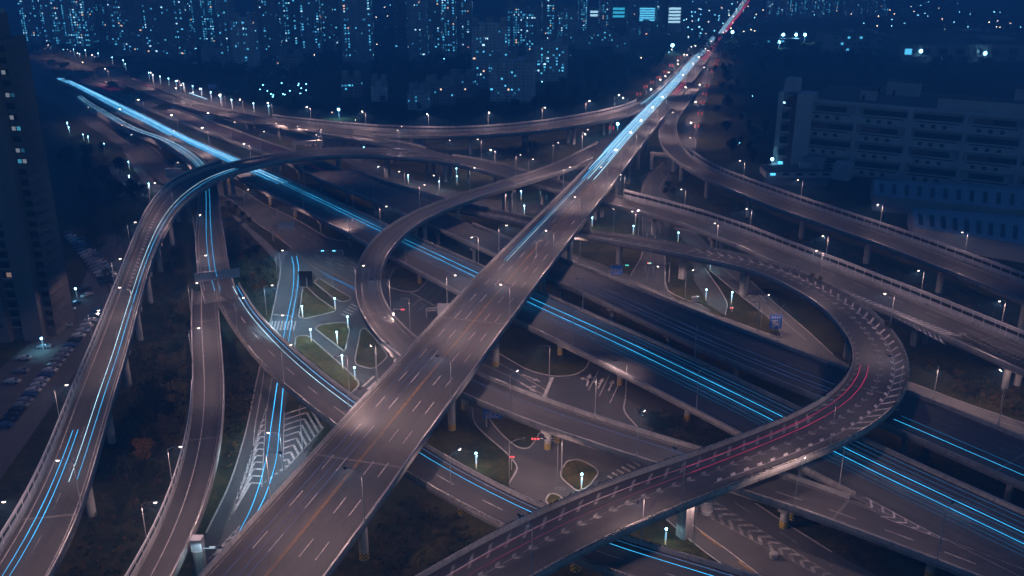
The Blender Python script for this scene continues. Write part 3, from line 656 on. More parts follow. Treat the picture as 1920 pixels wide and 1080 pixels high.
flyover('KR', 'curved_ramp', 'great curved ramp sweeping round the right side, edged with slanted white blocks',
  wallL=((0, 1e9),), wallR=((X('KR', 885, 405, 1), 1e9),), wallh=1.0,
  lines=[(0, 1e9, 'C', 0, 'fish', PAINT_W), (k1, k3, 'L', 1.0, ('slash', 3.4, 3.2, 4.2), PAINT, ), (k1, X('KR', 1330, 932), 'L', 3.6, 'half', PAINT), (X('KR', 1330, 932), 1e9, 'L', 1.6, 'solid', PAINT_W, .2), (k1, k3, 'R', 1.1, 'half', PAINT_W), (k3, 1e9, 'R', 3.0, 'solid', PAINT, .2), (k3, 1e9, 'R', 1.3, ('slash', 4.2, 3.4, 4.6), PAINT_W), (0, k1, 'L', 1, 'solid', PAINT_W), (0, k1, 'R', 1, 'solid', PAINT_W)],
  joints=[X('KR', 1290, 475), X('KR', 1650, 745)],
  piers=[(X('KR', 1162, 450), (0,), dict(rad=1.0, square=True)), (X('KR', 1285, 474), (0,), dict(rad=1.25, square=True)), (X('KR', 1395, 492), (0,), dict(rad=1.3, square=True)), (X('KR', 1578, 620), (0,), dict(rad=1.6, square=False)),
         (X('KR', 1520, 815), (0,), dict(rad=1.5)), (X('KR', 1285, 906), (0,), dict(rad=1.5, square=True)), (X('KR', 960, 1065), (0,), dict(rad=1.5, square=True))])
kroot = bpy.data.objects['curved_ramp']
planting(kroot, kr, 'L', X('KR', 1100, 436), X('KR', 1330, 465), .2, 1.0)
planting(kroot, kr, 'L', X('KR', 1330, 465), X('KR', 1690, 740), .2, .95, dens=5, wd=.3)
planting(kroot, kr, 'L', X('KR', 1700, 720), kr.len[-1], .25, .95, dens=12, wd=.5, hgt=.55)
planting(kroot, kr, 'R', X('KR', 1600, 660), kr.len[-1], -.1, .95, m=LEAF_D, dens=12, wd=.5, hgt=.55)
for (px, py) in ((1525,520),(1538,524),(1666,610),(1674,617)): 
    b = MB(); b.leafball(kr.pt(X('KR', px, py, 0), .1, 1.5, 'L'), (.9, .9, .8), 160, .2, HEDGE); b.build('parapet_planting', kroot)
ar = ROADS['ARCH']; xa1, xa2 = X('ARCH', 240, 480), X('ARCH', 700, 285); xam = X('ARCH', 790, 290)
flyover('ARCH', 'arching_ramp', 'long ramp arching over the carriageways, with a noise barrier on its outer bend',
  wallL=((0, X('ARCH', 782, 284, 0)), (X('ARCH', 850, 290, 0), 1e9)), wallR=((0, 1e9),),
  lines=[(0, 1e9, 'L', 1.4, 'solid', PAINT, .2), (0, xa2, 'R', 1.3, 'solid', PAINT, .2), (xa1-30, xa2, 'L', 3.2, 'half', PAINT), (0, xa1, 'C', 0, (6, 9), PAINT_W, .18), (xa2, 1e9, 'R', 1.3, 'solid', PAINT_W, .2), (xam, 1e9, 'L', 5.0, (6, 9), PAINT, .18), (xam, 1e9, 'L', 8.6, (6, 9), PAINT_W, .18)],
  joints=[X('ARCH', 95, 965), X('ARCH', 240, 555), X('ARCH', 1395, 455), X('ARCH', 1835, 640)],
  piers=[(x, o, k) for x, o, k in auto_piers('ARCH', 20, ar.len[-1], 34, (-2.6, 2.6), rad=1.0)])
aroot = bpy.data.objects['arching_ramp']
noise_barrier(aroot, ar, 'L', 0, X('ARCH', 417, 308, 0), h=2.6)
noise_barrier(aroot, ar, 'L', X('ARCH', 1172, 372, 0), ar.len[-1], h=3.6)
cb = MB(); chevrons(cb, (1575,541), (1806,632), (1772,645), 19, 9.56, .7, PAINT, back=.6); cb.build('lane_marking', aroot)
cb = MB(); pl = [(1806,633),(1850,655),(1920,685),(1990,715)]
kx = crom([P(a, c, 9.5) for a, c in pl], 20); rings = []
for i, p in enumerate(kx):
    t = (kx[min(i+1, 20)]-kx[max(i-1, 0)]).normalized(); n = Vector((-t.y, t.x, 0))*.5; rings.append([p-n, p-n+Vector((0,0,.9)), p+n+Vector((0,0,.9)), p+n])
cb.grid(rings, CONC, closed=True, caps=True); cb.cyl(kx[0], 1.4, 9.52, 10.5, CONC, n=16); md = cb.build('median_barrier', aroot)
cb = MB()
for p in kx: cb.leafball(p+Vector((0,0,1.1)), (2.2, .7, .4), 90, .16, HEDGE)
cb.build('parapet_planting', aroot)
flyover('FAR', 'distant_ramp', 'slim far ramp with a lit noise barrier curving along the dark park',
  wallL=((0, 1e9),), wallR=((X('FAR', 259, 172, 1), X('FAR', 540, 242, 1)), (X('FAR', 690, 256, 1), 1e9)), depth=1.8,
  lines=[(0, 1e9, 'L', 1.2, 'solid', PAINT_W, .2), (0, 1e9, 'R', 1.2, 'solid', PAINT_W, .2), (0, 1e9, 'C', 0, (6, 9), PAINT_W, .18)],
  piers=auto_piers('FAR', X('FAR', 470, 225), X('FAR', 1190, 200), 34, (-2.6, 2.6), rad=.9))
noise_barrier(bpy.data.objects['distant_ramp'], ROADS['FAR'], 'L', X('FAR', 515, 222, 0), X('FAR', 1192, 196, 0), h=3.0)
flyover('LINK', 'link_ramp', 'short link ramp dropping from the slim far ramp to the arching ramp', wallL=((X('LINK', 668, 253, 0), X('LINK', 800, 282, 0)),), wallR=((X('LINK', 560, 243, 1), 1e9),),
  lines=[(0, 1e9, 'L', 1.2, 'solid', PAINT_W, .2), (0, 1e9, 'R', 1.2, 'solid', PAINT_W, .2)], piers=auto_piers('LINK', 30, 240, 34, (-2.4, 2.4), rad=.9))
flyover('RAMP', 'outer_ramp', 'outermost ramp swinging right from the far end of the central flyover behind a noise barrier',
  wallL=((X('RAMP', 1299, 176, 0), 1e9),), wallR=((X('RAMP', 1266, 207, 1), 1e9),),
  lines=[(0, 1e9, 'L', 1.3, 'solid', PAINT, .2), (0, 1e9, 'R', 1.3, 'solid', PAINT_W, .2), (0, 1e9, 'C', 0, (6, 9), PAINT_W, .18)],
  piers=[(x, (0,), k) for x, o, k in auto_piers('RAMP', X('RAMP', 1255, 270), ROADS['RAMP'].len[-1], 36, (0,), rad=1.15)])
noise_barrier(bpy.data.objects['outer_ramp'], ROADS['RAMP'], 'L', X('RAMP', 1300, 300, 0), ROADS['RAMP'].len[-1], h=3.4)
flyover('EXIT', 'exit_ramp', 'exit ramp peeling off beside a pale noise barrier and diving under the arching ramp',
  wallL=((X('EXIT', 330, 266, 0), 1e9),), wallR=((X('EXIT', 185, 212, 1), 1e9),),
  lines=[(X('EXIT',230,230), 1e9, 'R', 1.2, 'solid', PAINT, .2), (X('EXIT',330,270), 1e9, 'L', 1.0, 'solid', PAINT_W, .2), (X('EXIT',370,330), 1e9, 'C', 0, (6, 9), PAINT_W, .18)],
  joints=[X('EXIT', 393, 418)], piers=[(x, (0,), k) for x, o, k in auto_piers('EXIT', X('EXIT', 300, 268), ROADS['EXIT'].len[-1]-8, 30, (0,), rad=1.0)])
noise_barrier(bpy.data.objects['exit_ramp'], ROADS['EXIT'], 'R', X('EXIT', 185, 212, 1), X('EXIT', 362, 320, 1), h=2.4)
flyover('JONE', 'straight_ramp', 'narrow warm-lit ramp running straight down the lower left from the fork', wallL=((X('JONE', 411, 592, 0), 1e9),), wallR=((0, 1e9),),
  lines=[(0, 1e9, 'R', 3.2, 'solid', PAINT, .2), (0, 1e9, 'L', 1.0, 'solid', PAINT_W, .2)], joints=[X('JONE', 385, 603), X('JONE', 385, 823)],
  piers=[(x, (0,), k) for x, o, k in auto_piers('JONE', 15, 270, 30, (0,), rad=1.0)])
noise_barrier(bpy.data.objects['straight_ramp'], ROADS['JONE'], 'R', X('JONE', 362, 730, 1), ROADS['JONE'].len[-1], h=2.4)
flyover('JTWO', 'branch_ramp', 'ramp branching right from the fork with two cyan trails, passing under the central flyover', wallL=((0, 1e9),), wallR=((X('JTWO', 421, 597, 1), 1e9),),
  lines=[(0, 1e9, 'L', 1.2, 'solid', PAINT, .2), (X('JTWO',450,600), 1e9, 'C', -.6, (6, 9), PAINT, .2), (0, 1e9, 'R', 1.0, 'solid', PAINT_W, .2)], joints=[X('JTWO', 440, 585)],
  piers=[(x, (0,), k) for x, o, k in auto_piers('JTWO', 30, 300, 32, (0,), rad=1.15, hazard=True)])
jroot = bpy.data.objects['branch_ramp']
planting(jroot, ROADS['JTWO'], 'R', X('JTWO', 421, 600, 1), ROADS['JTWO'].len[-1], .1, .95, dens=7, wd=.35)
planting(jroot, ROADS['JTWO'], 'L', X('JTWO', 540, 640, 0), ROADS['JTWO'].len[-1], -.1, .95, m=LEAF_D, dens=7, wd=.35)
cb = MB(); chevrons(cb, (1775,1014), (1622,932), (1586,944), 6, 7.57, .45, PAINT, back=.45); cb.build('lane_marking', bpy.data.objects['near_carriageway'])
# ---------------------------------------------------------------- street lamps
LAMP_W = 8000.0
def spot(name, parent, loc, power, col, size=152, blend=.3, radius=.25, wide=True):
    l = bpy.data.lights.new(name, 'SPOT'); l.energy = power; l.color = col; l.spot_size = R(size); l.spot_blend = blend; l.shadow_soft_size = radius
    if wide:                      # street luminaire: throws more light sideways than straight down
        l.use_nodes = True; t = l.node_tree; e = t.nodes['Emission']; tc = t.nodes.new('ShaderNodeTexCoord'); sp = t.nodes.new('ShaderNodeSeparateXYZ')
        a = t.nodes.new('ShaderNodeMath'); a.operation = 'ABSOLUTE'; m1 = t.nodes.new('ShaderNodeMath'); m1.operation = 'MAXIMUM'; m1.inputs[1].default_value = .26
        pw = t.nodes.new('ShaderNodeMath'); pw.operation = 'POWER'; pw.inputs[1].default_value = -1.9; ml = t.nodes.new('ShaderNodeMath'); ml.operation = 'MULTIPLY'; ml.inputs[1].default_value = .5
        t.links.new(tc.outputs['Normal'], sp.inputs[0]); t.links.new(sp.outputs[2], a.inputs[0]); t.links.new(a.outputs[0], m1.inputs[0]); t.links.new(m1.outputs[0], pw.inputs[0]); t.links.new(pw.outputs[0], ml.inputs[0]); t.links.new(ml.outputs[0], e.inputs['Strength'])
    o = bpy.data.objects.new(name, l); COL.objects.link(o); o.parent = parent; o.location = loc; return o
WARM = (1.0, .645, .60)
def make_lamp(h, arm, lens, lit=True, power=LAMP_W, double=False, big=1.0, col=None):
    root = empty('street_lamp')
    b = MB(); b.cyl((0, 0), .22, 0, .5, STEEL, n=8); b.build('base_collar', root)
    b = MB(); b.tube([(0, 0, 0), (0, 0, h*.5), (0, 0, h)], .13, STEEL, n=7, r2=.075); b.build('pole', root)
    for s in ((1, -1) if double else (1,)):
        pts = [(0, 0, h-.25), (s*arm*.25, 0, h+.15), (s*arm*.6, 0, h+.42), (s*arm, 0, h+.5)]
        b = MB(); b.tube(pts, .055, STEEL, n=6); b.build('arm', root)
        b = MB(); ax = Matrix.Rotation(-s*R(6), 3, 'Y'); b.box((s*(arm+.42), 0, h+.53), (.95, .34, .13), STEEL if lit else DARKSTEEL, ax=ax); hd = b.build('lamp_head', root)
        b = MB(); c = Vector((s*(arm+.45), 0, h+.40))
        rings = []
        for k in range(5):
            a = math.pi/2*k/4; rr = math.cos(a); rings.append([c+Vector((math.cos(q)*.40*rr*big, math.sin(q)*.26*rr*big, -.26*math.sin(a)*big)) for q in [2*math.pi*j/8 for j in range(8)]])
        b.grid(rings, lens, closed=True, caps=True); b.build('lens', hd)
        if power: spot('lamp_light', root, (s*(arm+.45), 0, h+.05), power, col or WARM)
    return root
LAMPS = {}
lamp_rows = {}
def put_lamp(kind, p, ang, row):
    if kind not in LAMPS:
        LAMPS[kind] = {'lit': lambda: make_lamp(10.5, 2.4, LENS, power=LAMP_W*.72), 'far': lambda: make_lamp(10.5, 2.4, LENS_FAR, power=LAMP_W*2.2, big=1.25), 'dark': lambda: make_lamp(11.0, 3.0, LENS_OFF, lit=False, power=LAMP_W*.5),  # dark kinds: lens left unlit, light added below it all the same
      'main': lambda: make_lamp(10.5, 2.4, LENS, power=LAMP_W*1.35), 'maindark': lambda: make_lamp(11.0, 3.0, LENS_OFF, lit=False, power=LAMP_W*1.2), 'cool_fill': lambda: make_lamp(10.5, 2.4, LENS, power=LAMP_W*1.5, col=(.50, .80, 1.0)), 'off': lambda: make_lamp(11.0, 2.4, LENS_OFF, lit=False, power=0)}[kind]()
        o = LAMPS[kind]
    else: o = copy_tree(LAMPS[kind])
    o.location = p; o.rotation_euler = (0, 0, ang); lamp_rows.setdefault(row, []).append(o); return o
def road_lamp(key, side, px, py, row, kind='lit', flip=False, off=.2, dz=.9):
    r = ROADS[key]; x = r.near(px, py, off, side, dz); p = r.pt(x, off, dz, side); c = r.pt(x, 0, dz, 'C'); d = c-p
    if flip: d = -d
    return put_lamp(kind, p, math.atan2(d.y, d.x), row)
def ground_lamp(px, py, ang, row, kind='lit'): return put_lamp(kind, P(px, py, 0), ang, row)
rows = [
 ('A', 'R', 'on the right parapet of the broad central flyover', [(715,995,'maindark'),(848,755,'maindark'),(958,600,'main'),(1037,490,'main'),(1093,422,'main'),(1137,357,'main'),(1166,325,'far'),(1192,288,'far'),(1213,265,'far'),(1234,238,'far'),(1252,215,'far'),(1293,172,'far'),(1309,148,'far'),(1318,132,'far'),(1329,114,'far'),(1338,98,'far')]),  # the first lamp is added, unseen, to brighten the near deck
 ('A', 'L', 'on the left parapet of the broad central flyover', [(510,940,'maindark'),(708,718,'maindark'),(839,577,'main'),(935,478,'main'),(1055,357,'main'),(1211,196,'far'),(1238,168,'far'),(1262,142,'far'),(1280,124,'far'),(1297,106,'far')]),
 ('BL', 'R', 'on the near parapet of the cyan-streaked carriageway', [(1308,775,'off'),(1075,657,'off'),(759,496,'off'),(653,440,'off'),(567,397,'off'),(472,350,'off'),(1560,925,'off')]),
 ('BL', 'L', 'on the far parapet of the cyan-streaked carriageway', [(892,500,'lit'),(1090,582,'off'),(1300,680,'off'),(573,352,'off'),(660,395,'off'),(272,217,'far'),(470,306,'far'),(393,275,'far'),(335,248,'far')]),
 ('BR', 'R', 'on the near parapet of the dark far carriageway', [(489,287,'lit'),(434,268,'lit'),(384,250,'far'),(1000,512,'off'),(700,374,'off')]),
 ('BR', 'L', 'on the far parapet of the dark far carriageway', [(1420,636,'off'),(1870,806,'off')]),
 ('LOOP', 'L', 'on the outer parapet of the tight loop ramp', [(715,437,'lit'),(790,393,'lit'),(882,360,'lit'),(969,335,'lit'),(1038,311,'lit'),(1094,282,'lit'),(676,593,'dark'),(952,780,'lit'),(1197,863,'lit'),(1481,953,'lit'),(1760,1057,'dark'),(668,560,'lit')]),
 ('LOOP', 'R', 'on the inner parapet of the tight loop ramp', [(728,585,'dark'),(766,632,'dark'),(1110,782,'dark')]),
 ('JTWO', 'R', 'on the near parapet of the branch ramp with two cyan trails', [(443,622,'lit'),(531,720,'lit'),(845,941,'lit'),(650,820,'dark')]),
 ('JTWO', 'L', 'on the far parapet of the branch ramp with two cyan trails', [(1200,1022,'dark'),(655,742,'dark')]),
 ('KR', 'L', 'on the outer parapet of the great curved ramp', [(1346,466,'lit'),(1537,522,'lit'),(1670,610,'lit'),(1690,762,'dark'),(1557,847,'dark'),(1274,952,'dark'),(998,1085,'dark'),(1190,446,'lit')]),
 ('ARCH', 'L', 'on the outer parapet of the long arching ramp', [(8,1040,'lit'),(120,800,'lit'),(175,650,'lit'),(215,545,'lit'),(246,470,'lit'),(286,392,'lit'),(749,282,'lit'),(1167,370,'lit'),(1280,402,'lit'),(1407,442,'lit'),(1549,495,'lit'),(1722,560,'lit'),(1872,620,'lit'),(600,282,'lit'),(900,298,'lit')]),
 ('FAR', 'L', 'on the outer parapet of the slim far ramp', [(1154,212,'far'),(1099,223,'far'),(1018,236,'far'),(918,246,'far'),(807,249,'far'),(686,243,'far'),(585,231,'far'),(512,222,'far'),(424,204,'far'),(350,183,'far')]),
 ('FAR', 'R', 'on the inner parapet of the slim far ramp', [(324,197,'far'),(355,211,'far'),(1176,220,'far'),(620,253,'lit')]),
 ('LINK', 'R', 'on the parapet of the short link ramp', [(745,279,'lit'),(660,266,'lit')]),
 ('ARCH', 'R', 'on the inner parapet of the long arching ramp', [(837,308,'lit'),(990,347,'lit'),(250,600,'lit'),(160,950,'lit'),(330,405,'dark')]),
 ('RAMP', 'L', 'behind the noise barrier of the outermost ramp', [(1390,345,'lit'),(1497,383,'lit'),(1650,430,'lit'),(1803,486,'lit'),(1290,192,'far'),(1300,300,'lit'),(1270,245,'lit')]),
 ('JONE', 'R', 'on the left parapet of the narrow warm-lit ramp', [(311,912,'lit'),(356,590,'lit'),(361,680,'lit'),(258,1012,'lit')]),
 ('EXIT', 'R', 'on the left parapet of the exit ramp', [(363,452,'lit'),(357,540,'lit'),(226,226,'far'),(320,284,'lit')]),
]
for key, side, where, L_ in rows:
    for px, py, kind in L_: road_lamp(key, side, px, py, where, kind)
gl = [(706,718,R(120),'lit'),(1320,0,0,None),(1087,494,R(150),'lit'),(1150,440,R(90),'lit'),(1197,442,R(90),'lit'),(1245,554,R(160),'lit'),(1284,562,R(30),'lit'),(1426,613,R(40),'lit'),(1458,640,R(60),'dark'),(722,350,R(200),'lit'),(825,368,R(200),'lit'),(967,403,R(100),'lit'),(928,316,R(220),'far'),(1163,368,R(180),'lit'),(1091,284,R(300),'far'),
      (1875,768,R(100),'lit'),(1749,752,R(240),'dark'),(1300,1020,R(20),'lit'),(734,640,R(300),'lit'),(552,650,R(180),'cool_fill'),(500,590,R(0),'cool_fill'),(532,884,R(180),'cool_fill'),(568,846,R(100),'off'),(520,520,R(0),'cool_fill'),(523,436,R(30),'dark'),(460,400,R(50),'lit'),(244,288,R(60),'lit'),(163,232,R(60),'lit'),(330,345,R(60),'lit'),(400,362,R(60),'lit'),  # bluish lamps are put in to wash the ground road blue-white
      (625,539,R(60),'dark'),(664,452,R(200),'dark'),(1030,712,R(200),'dark'),(1173,744,R(180),'dark'),(1045,905,R(160),'dark'),(955,905,R(20),'dark'),
      (205,152,R(250),'far'),(152,120,R(250),'far'),(134,112,R(250),'far'),(97,104,R(250),'far'),(180,124,R(250),'far'),(290,160,R(250),'far'),(340,176,R(250),'far'),(382,192,R(250),'far'),(418,205,R(250),'far'),(457,214,R(250),'far'),
      (1332,116,R(180),'far'),(1325,150,R(180),'far'),(1317,185,R(180),'far'),(1310,220,R(180),'far'),(1302,262,R(180),'far'),(1246,160,R(0),'far'),(1230,175,R(0),'far'),(1264,136,R(0),'far'),(1276,124,R(0),'far'),(1290,108,R(0),'far'),(565,268,R(250),'lit'),(600,285,R(250),'lit'),(525,262,R(250),'lit'),(760,360,R(210),'lit')]
for px, py, a, kind in gl:
    if kind: ground_lamp(px, py, a, 'standing on the ground beside the streets at junction level', kind)
for where, L_ in lamp_rows.items():
    L_.sort(key=lambda o: o.location.y)
    for i, o in enumerate(L_): tag(o, '%s nearest street lamp %s' % (ordw(i) if i else 'very', where), 'street lamp', 'street lamps '+where)

# ---------------------------------------------------------------- light streaks of the long exposure: thin glowing lines hanging over the lanes
def emis(name, col, s, sample=False):
    m = mat(name, (0, 0, 0), .9, emit=col, estr=s, sample=sample, spec=0); t = m.node_tree; b = t.nodes['Principled BSDF']
    tc = t.nodes.new('ShaderNodeTexCoord'); n = t.nodes.new('ShaderNodeTexNoise'); n.inputs['Scale'].default_value = .035; n.inputs['Detail'].default_value = 5; n.inputs['Roughness'].default_value = .7
    r = t.nodes.new('ShaderNodeMapRange'); r.inputs[1].default_value = .32; r.inputs[2].default_value = .68; r.inputs[3].default_value = s*.35; r.inputs[4].default_value = s*1.35
    t.links.new(tc.outputs['Object'], n.inputs['Vector']); t.links.new(n.outputs['Fac'], r.inputs[0]); t.links.new(r.outputs[0], b.inputs['Emission Strength']); return m
CY = emis('cyan_glow', (.04, .48, 1.0), 3.2); CYD = emis('dim_cyan_glow', (.03, .34, .85), .75); CYW = emis('pale_cyan_glow', (.42, .78, 1.0), 4.0)
BLU = emis('dim_blue_glow', (.14, .30, .85), .55); FCY = emis('far_cyan_glow', (.06, .50, 1.0), 3.2); FCW = emis('far_pale_glow', (.40, .75, 1.0), 4.6); FRED = emis('far_red_glow', (1.0, .08, .20), 3.5); RED = emis('red_glow', (1.0, .05, .22), 1.0); REDD = emis('dim_red_glow', (.75, .08, .22), .42)
streaks = {}
def streak(key, u0, u1, x0, x1, m, rad, row, h=.75):
    rad *= .62
    r = ROADS[key]; a, c = min(x0, r.len[-1]), min(x1, r.len[-1])
    n = max(6, int(abs(c-a)/7)); pts = [r.pt(a+(c-a)*k/n, u0+(u1-u0)*k/n, h, 'U') for k in range(n+1)]
    if pts[0].y > pts[-1].y: pts = pts[::-1]
    b = MB(); b.tube(pts, rad, m, n=4); o = b.build('light_streak', loc=pts[0]); streaks.setdefault(row, []).append((u0, o)); return o
def gstreak(px, m, rad, row, z=.7):
    pts = crom([P(x, y, z) for x, y in px], len(px)*6); b = MB(); b.tube(pts, rad, m, n=4); o = b.build('light_streak', loc=pts[0]); streaks.setdefault(row, []).append((px[0][0], o))
E = 1e9
bl0, bl1, bl2 = X('BL', 110, 146), X('BL', 500, 340), ROADS['BL'].len[-1]
for u, v, m, rd in ((.20,.38,CY,.10),(.29,.56,CY,.09),(.12,.12,CYD,.07),(.34,.60,CYD,.06),(.25,.44,CYD,.05),(.16,.22,CYD,.05),(.40,.50,CYD,.045),(.23,.31,CYD,.05),(.46,.66,CYD,.05),(.55,.72,CYD,.04)): streak('BL', u, v, bl1-30, bl2, m, rd, 'cyan streak along the elevated carriageway crossing under the central flyover')
for i, u in enumerate((.05,.09,.12,.155,.19,.22,.25,.285,.32,.36,.39,.43,.47)): streak('BL', u, u+.04, bl0, bl1+(-40, 10, 0, -20)[i % 4], FCW if i in (2,5,7) else FCY, .14, 'cyan streak on the upper-left stretch of the carriageway beside the median trees')
for i, u in enumerate((.52,.57,.62,.68)): streak('BL', u, u+.03, bl0, X('BL', 320, 262), FCW if i == 1 else FCY, .13, 'pale cyan streak on the outer lanes of the upper-left carriageway')
for i, u in enumerate((.2,.34,.48,.62)): streak('EXIT', u, u, X('EXIT', 150, 178), X('EXIT', 392, 335), FCY if i % 2 else FCW, .11, 'cyan streak following the exit ramp toward the arching ramp')
for u in (.45,.62): streak('EXIT', u, u, X('EXIT', 392, 335), X('EXIT', 395, 552), CY, .085, 'cyan streak running straight down from beneath the arching ramp')
for u, v in ((.60,.64),(.74,.78)): streak('ARCH', u, v, X('ARCH', 135, 915), X('ARCH', 433, 322), CYW if u < .7 else CY, .075, 'cyan streak over the descending bend of the arching ramp')
for u in (.30,.41): streak('ARCH', u, u, 0, X('ARCH', 150, 806), CY, .08, 'cyan streak at the foot of the arching ramp in the lower left')
for u, m in ((.14,CY),(.28,CYW)): streak('JTWO', u, u+.03, X('JTWO', 432, 540), X('JTWO', 690, 790), m, .085, 'cyan streak on the branch ramp left of the central flyover')
for u, m in ((.17,CYD),(.32,CY)): streak('JTWO', u, u+.03, X('JTWO', 700, 800), E, m, .07, 'cyan streak on the branch ramp right of the central flyover')
for u in (.52,.74): streak('LOOP', u, u, X('LOOP', 1000, 330), X('LOOP', 760, 660), BLU, .05, 'dim blue streak round the tight loop ramp')
streak('LOOP', .62, .62, X('LOOP', 880, 730), X('LOOP', 1300, 870), BLU, .05, 'dim blue streak on the loop ramp right of the central flyover')
for u, v in ((.84,.74),(.70,.58)): streak('KR', u, v, X('KR', 1617, 690), X('KR', 1300, 888), RED, .075, 'red tail-light streak round the great curved ramp')
for u, v in ((.74,.72),(.58,.56)): streak('KR', u, v, X('KR', 1300, 888), E, REDD, .06, 'dim red streak at the foot of the great curved ramp')
a0, a1, a2, a3 = 0, X('A', 985, 500), X('A', 1160, 290), X('A', 1345, 70)
for u in (.19,.30,.38): streak('A', u, u, a0, a1, BLU, .045, 'dim blue streak on the near half of the broad central flyover')
for u in (.64,.72,.80): streak('A', u, u, X('A', 830, 690), a2, REDD, .04, 'dim red streak on the right half of the broad central flyover')
for i, u in enumerate((.14,.19,.24,.30,.37)): streak('A', u, u, a1, a2, (BLU, CY, CYW, CYD, BLU)[i], .07, 'blue-white streak halfway up the broad central flyover')
for i, u in enumerate((.08,.11,.14,.17,.20,.235,.27,.305,.34,.37,.41,.46)): streak('A', u, u+.02, a2-(0, 40, 20, 60)[i % 4], a3, FCW if i % 3 else FCY, .2, 'white-blue streak on the distant end of the central flyover')
for u in (.62,.68,.76): streak('A', u, u, X('A', 1262, 185), X('A', 1283, 160), FRED, .14, 'short red streak where the central flyover meets the outermost ramp')
for u in (.6,.68,.78,.86): streak('A', u, u, X('A', 1318, 120), a3, FRED, .18, 'red streak on the distant end of the central flyover')
for u in (.3,.45,.6): streak('BR', u, u, X('BR', 318, 212), X('BR', 560, 305), REDD, .09, 'dim red streak on the dark far carriageway beside the median trees')
for u in (.2,.35,.5,.65): streak('BR', u, u, X('BR', 182, 158), X('BR', 215, 172), RED, .13, 'short bright red streak between the median trees at the upper left')
streak('BR', .5, .55, X('BR', 560, 305), X('BR', 660, 350), REDD, .07, 'dim red streak on the dark far carriageway behind the arching ramp')
for u, v, m in ((.80,.83,CY),(.66,.70,CYD)): streak('BR', u, v, X('BR', 1690, 790), E, m, .075, 'cyan streak on the far carriageway right of the great curved ramp')
for u in (.55,.7,.8): streak('BR', u, u, X('BR', 1080, 520), X('BR', 1680, 790), BLU, .05, 'dim blue streak on the far carriageway inside the great curved ramp')
for u in (.3,.4,.55): streak('FAR', u, u, X('FAR', 1206, 196), ROADS['FAR'].len[-1], FCW if u < .5 else FCY, .14, 'pale streak where the slim far ramp joins the city road')
gstreak([(547,481),(551,503),(549,545),(540,590),(530,640)], CY, .07, 'cyan streak on the slip road below the billboard mast'); gstreak([(556,480),(560,505),(557,545),(549,590),(541,640)], CY, .07, 'cyan streak on the slip road below the billboard mast')
gstreak([(521,710),(508,800),(498,865),(472,950),(440,1012)], CY, .07, 'cyan streak on the chevroned ground road'); gstreak([(532,715),(524,800),(517,865),(497,930),(478,968)], CY, .07, 'cyan streak on the chevroned ground road')
for k in range(3): gstreak([(600+k*6,508+k*5),(636+k*6,526+k*4),(668,541+k*3)], CYD, .08, 'blue smear of headlights at the junction beside the loop ramp')
gstreak([(355,174),(388,186)], FCW, .22, 'short white-blue streak on the road behind the slim far ramp', 1.2); gstreak([(258,150),(280,162),(310,174)], FRED, .16, 'curving red streak on the far local road at the upper left'); gstreak([(262,153),(284,166),(312,178)], REDD, .16, 'curving red streak on the far local road at the upper left')
for k in range(5): gstreak([(1348+k*3,62),(1360+k*3,45),(1380+k*3,20),(1397+k*3,-5)], FCW if k < 3 else FRED, .5, 'streak of distant traffic climbing to the top of the picture', 1.0)
for row, L_ in streaks.items():
    L_.sort(key=lambda t: t[0])
    for i, (u, o) in enumerate(L_): tag(o, row if len(L_) == 1 else ordw(i)+' '+row, 'light streak', row)
# ---------------------------------------------------------------- buildings
def facade_mat(name, wall, glass, bw, rh, mortar, wall2=None):
    m = bpy.data.materials.new(name); m.use_nodes = True; t = m.node_tree; b = t.nodes['Principled BSDF']; b.inputs['Roughness'].default_value = .75; b.inputs['Specular IOR Level'].default_value = .2
    tc = t.nodes.new('ShaderNodeTexCoord'); sp = t.nodes.new('ShaderNodeSeparateXYZ'); ad = t.nodes.new('ShaderNodeMath'); ad.operation = 'ADD'; cb = t.nodes.new('ShaderNodeCombineXYZ')
    br = t.nodes.new('ShaderNodeTexBrick'); br.offset = 0; br.inputs['Scale'].default_value = 1; br.inputs['Brick Width'].default_value = bw; br.inputs['Row Height'].default_value = rh; br.inputs['Mortar Size'].default_value = mortar; br.inputs['Mortar Smooth'].default_value = 0
    br.inputs['Color1'].default_value = (*glass, 1); br.inputs['Color2'].default_value = (*[c*.6 for c in glass], 1)
    nz = t.nodes.new('ShaderNodeTexNoise'); nz.inputs['Scale'].default_value = .12; rp = t.nodes.new('ShaderNodeValToRGB'); rp.color_ramp.elements[0].color = (*wall, 1); rp.color_ramp.elements[1].color = (*(wall2 or [c*.7 for c in wall]), 1)
    t.links.new(tc.outputs['Object'], nz.inputs['Vector']); t.links.new(nz.outputs['Fac'], rp.inputs[0]); t.links.new(rp.outputs[0], br.inputs['Mortar'])
    t.links.new(tc.outputs['Object'], sp.inputs[0]); t.links.new(sp.outputs[0], ad.inputs[0]); t.links.new(sp.outputs[1], ad.inputs[1]); t.links.new(ad.outputs[0], cb.inputs[0]); t.links.new(sp.outputs[2], cb.inputs[1])
    t.links.new(cb.outputs[0], br.inputs['Vector']); t.links.new(br.outputs['Color'], b.inputs['Base Color']); MATS[name] = m; return m
FH = 2.6
FAC = [facade_mat('tower_facade_grey', (.56, .56, .57), (.03, .035, .045), 2.6, FH, .75), facade_mat('tower_facade_brown', (.42, .35, .33), (.025, .03, .035), 2.6, FH, .7), facade_mat('tower_facade_pale', (.70, .68, .68), (.05, .055, .065), 2.6, FH, .85)]
PLAIN = mat('rendered_wall', (.38, .375, .38), .85, col2=(.48, .47, .47), nscale=.1)
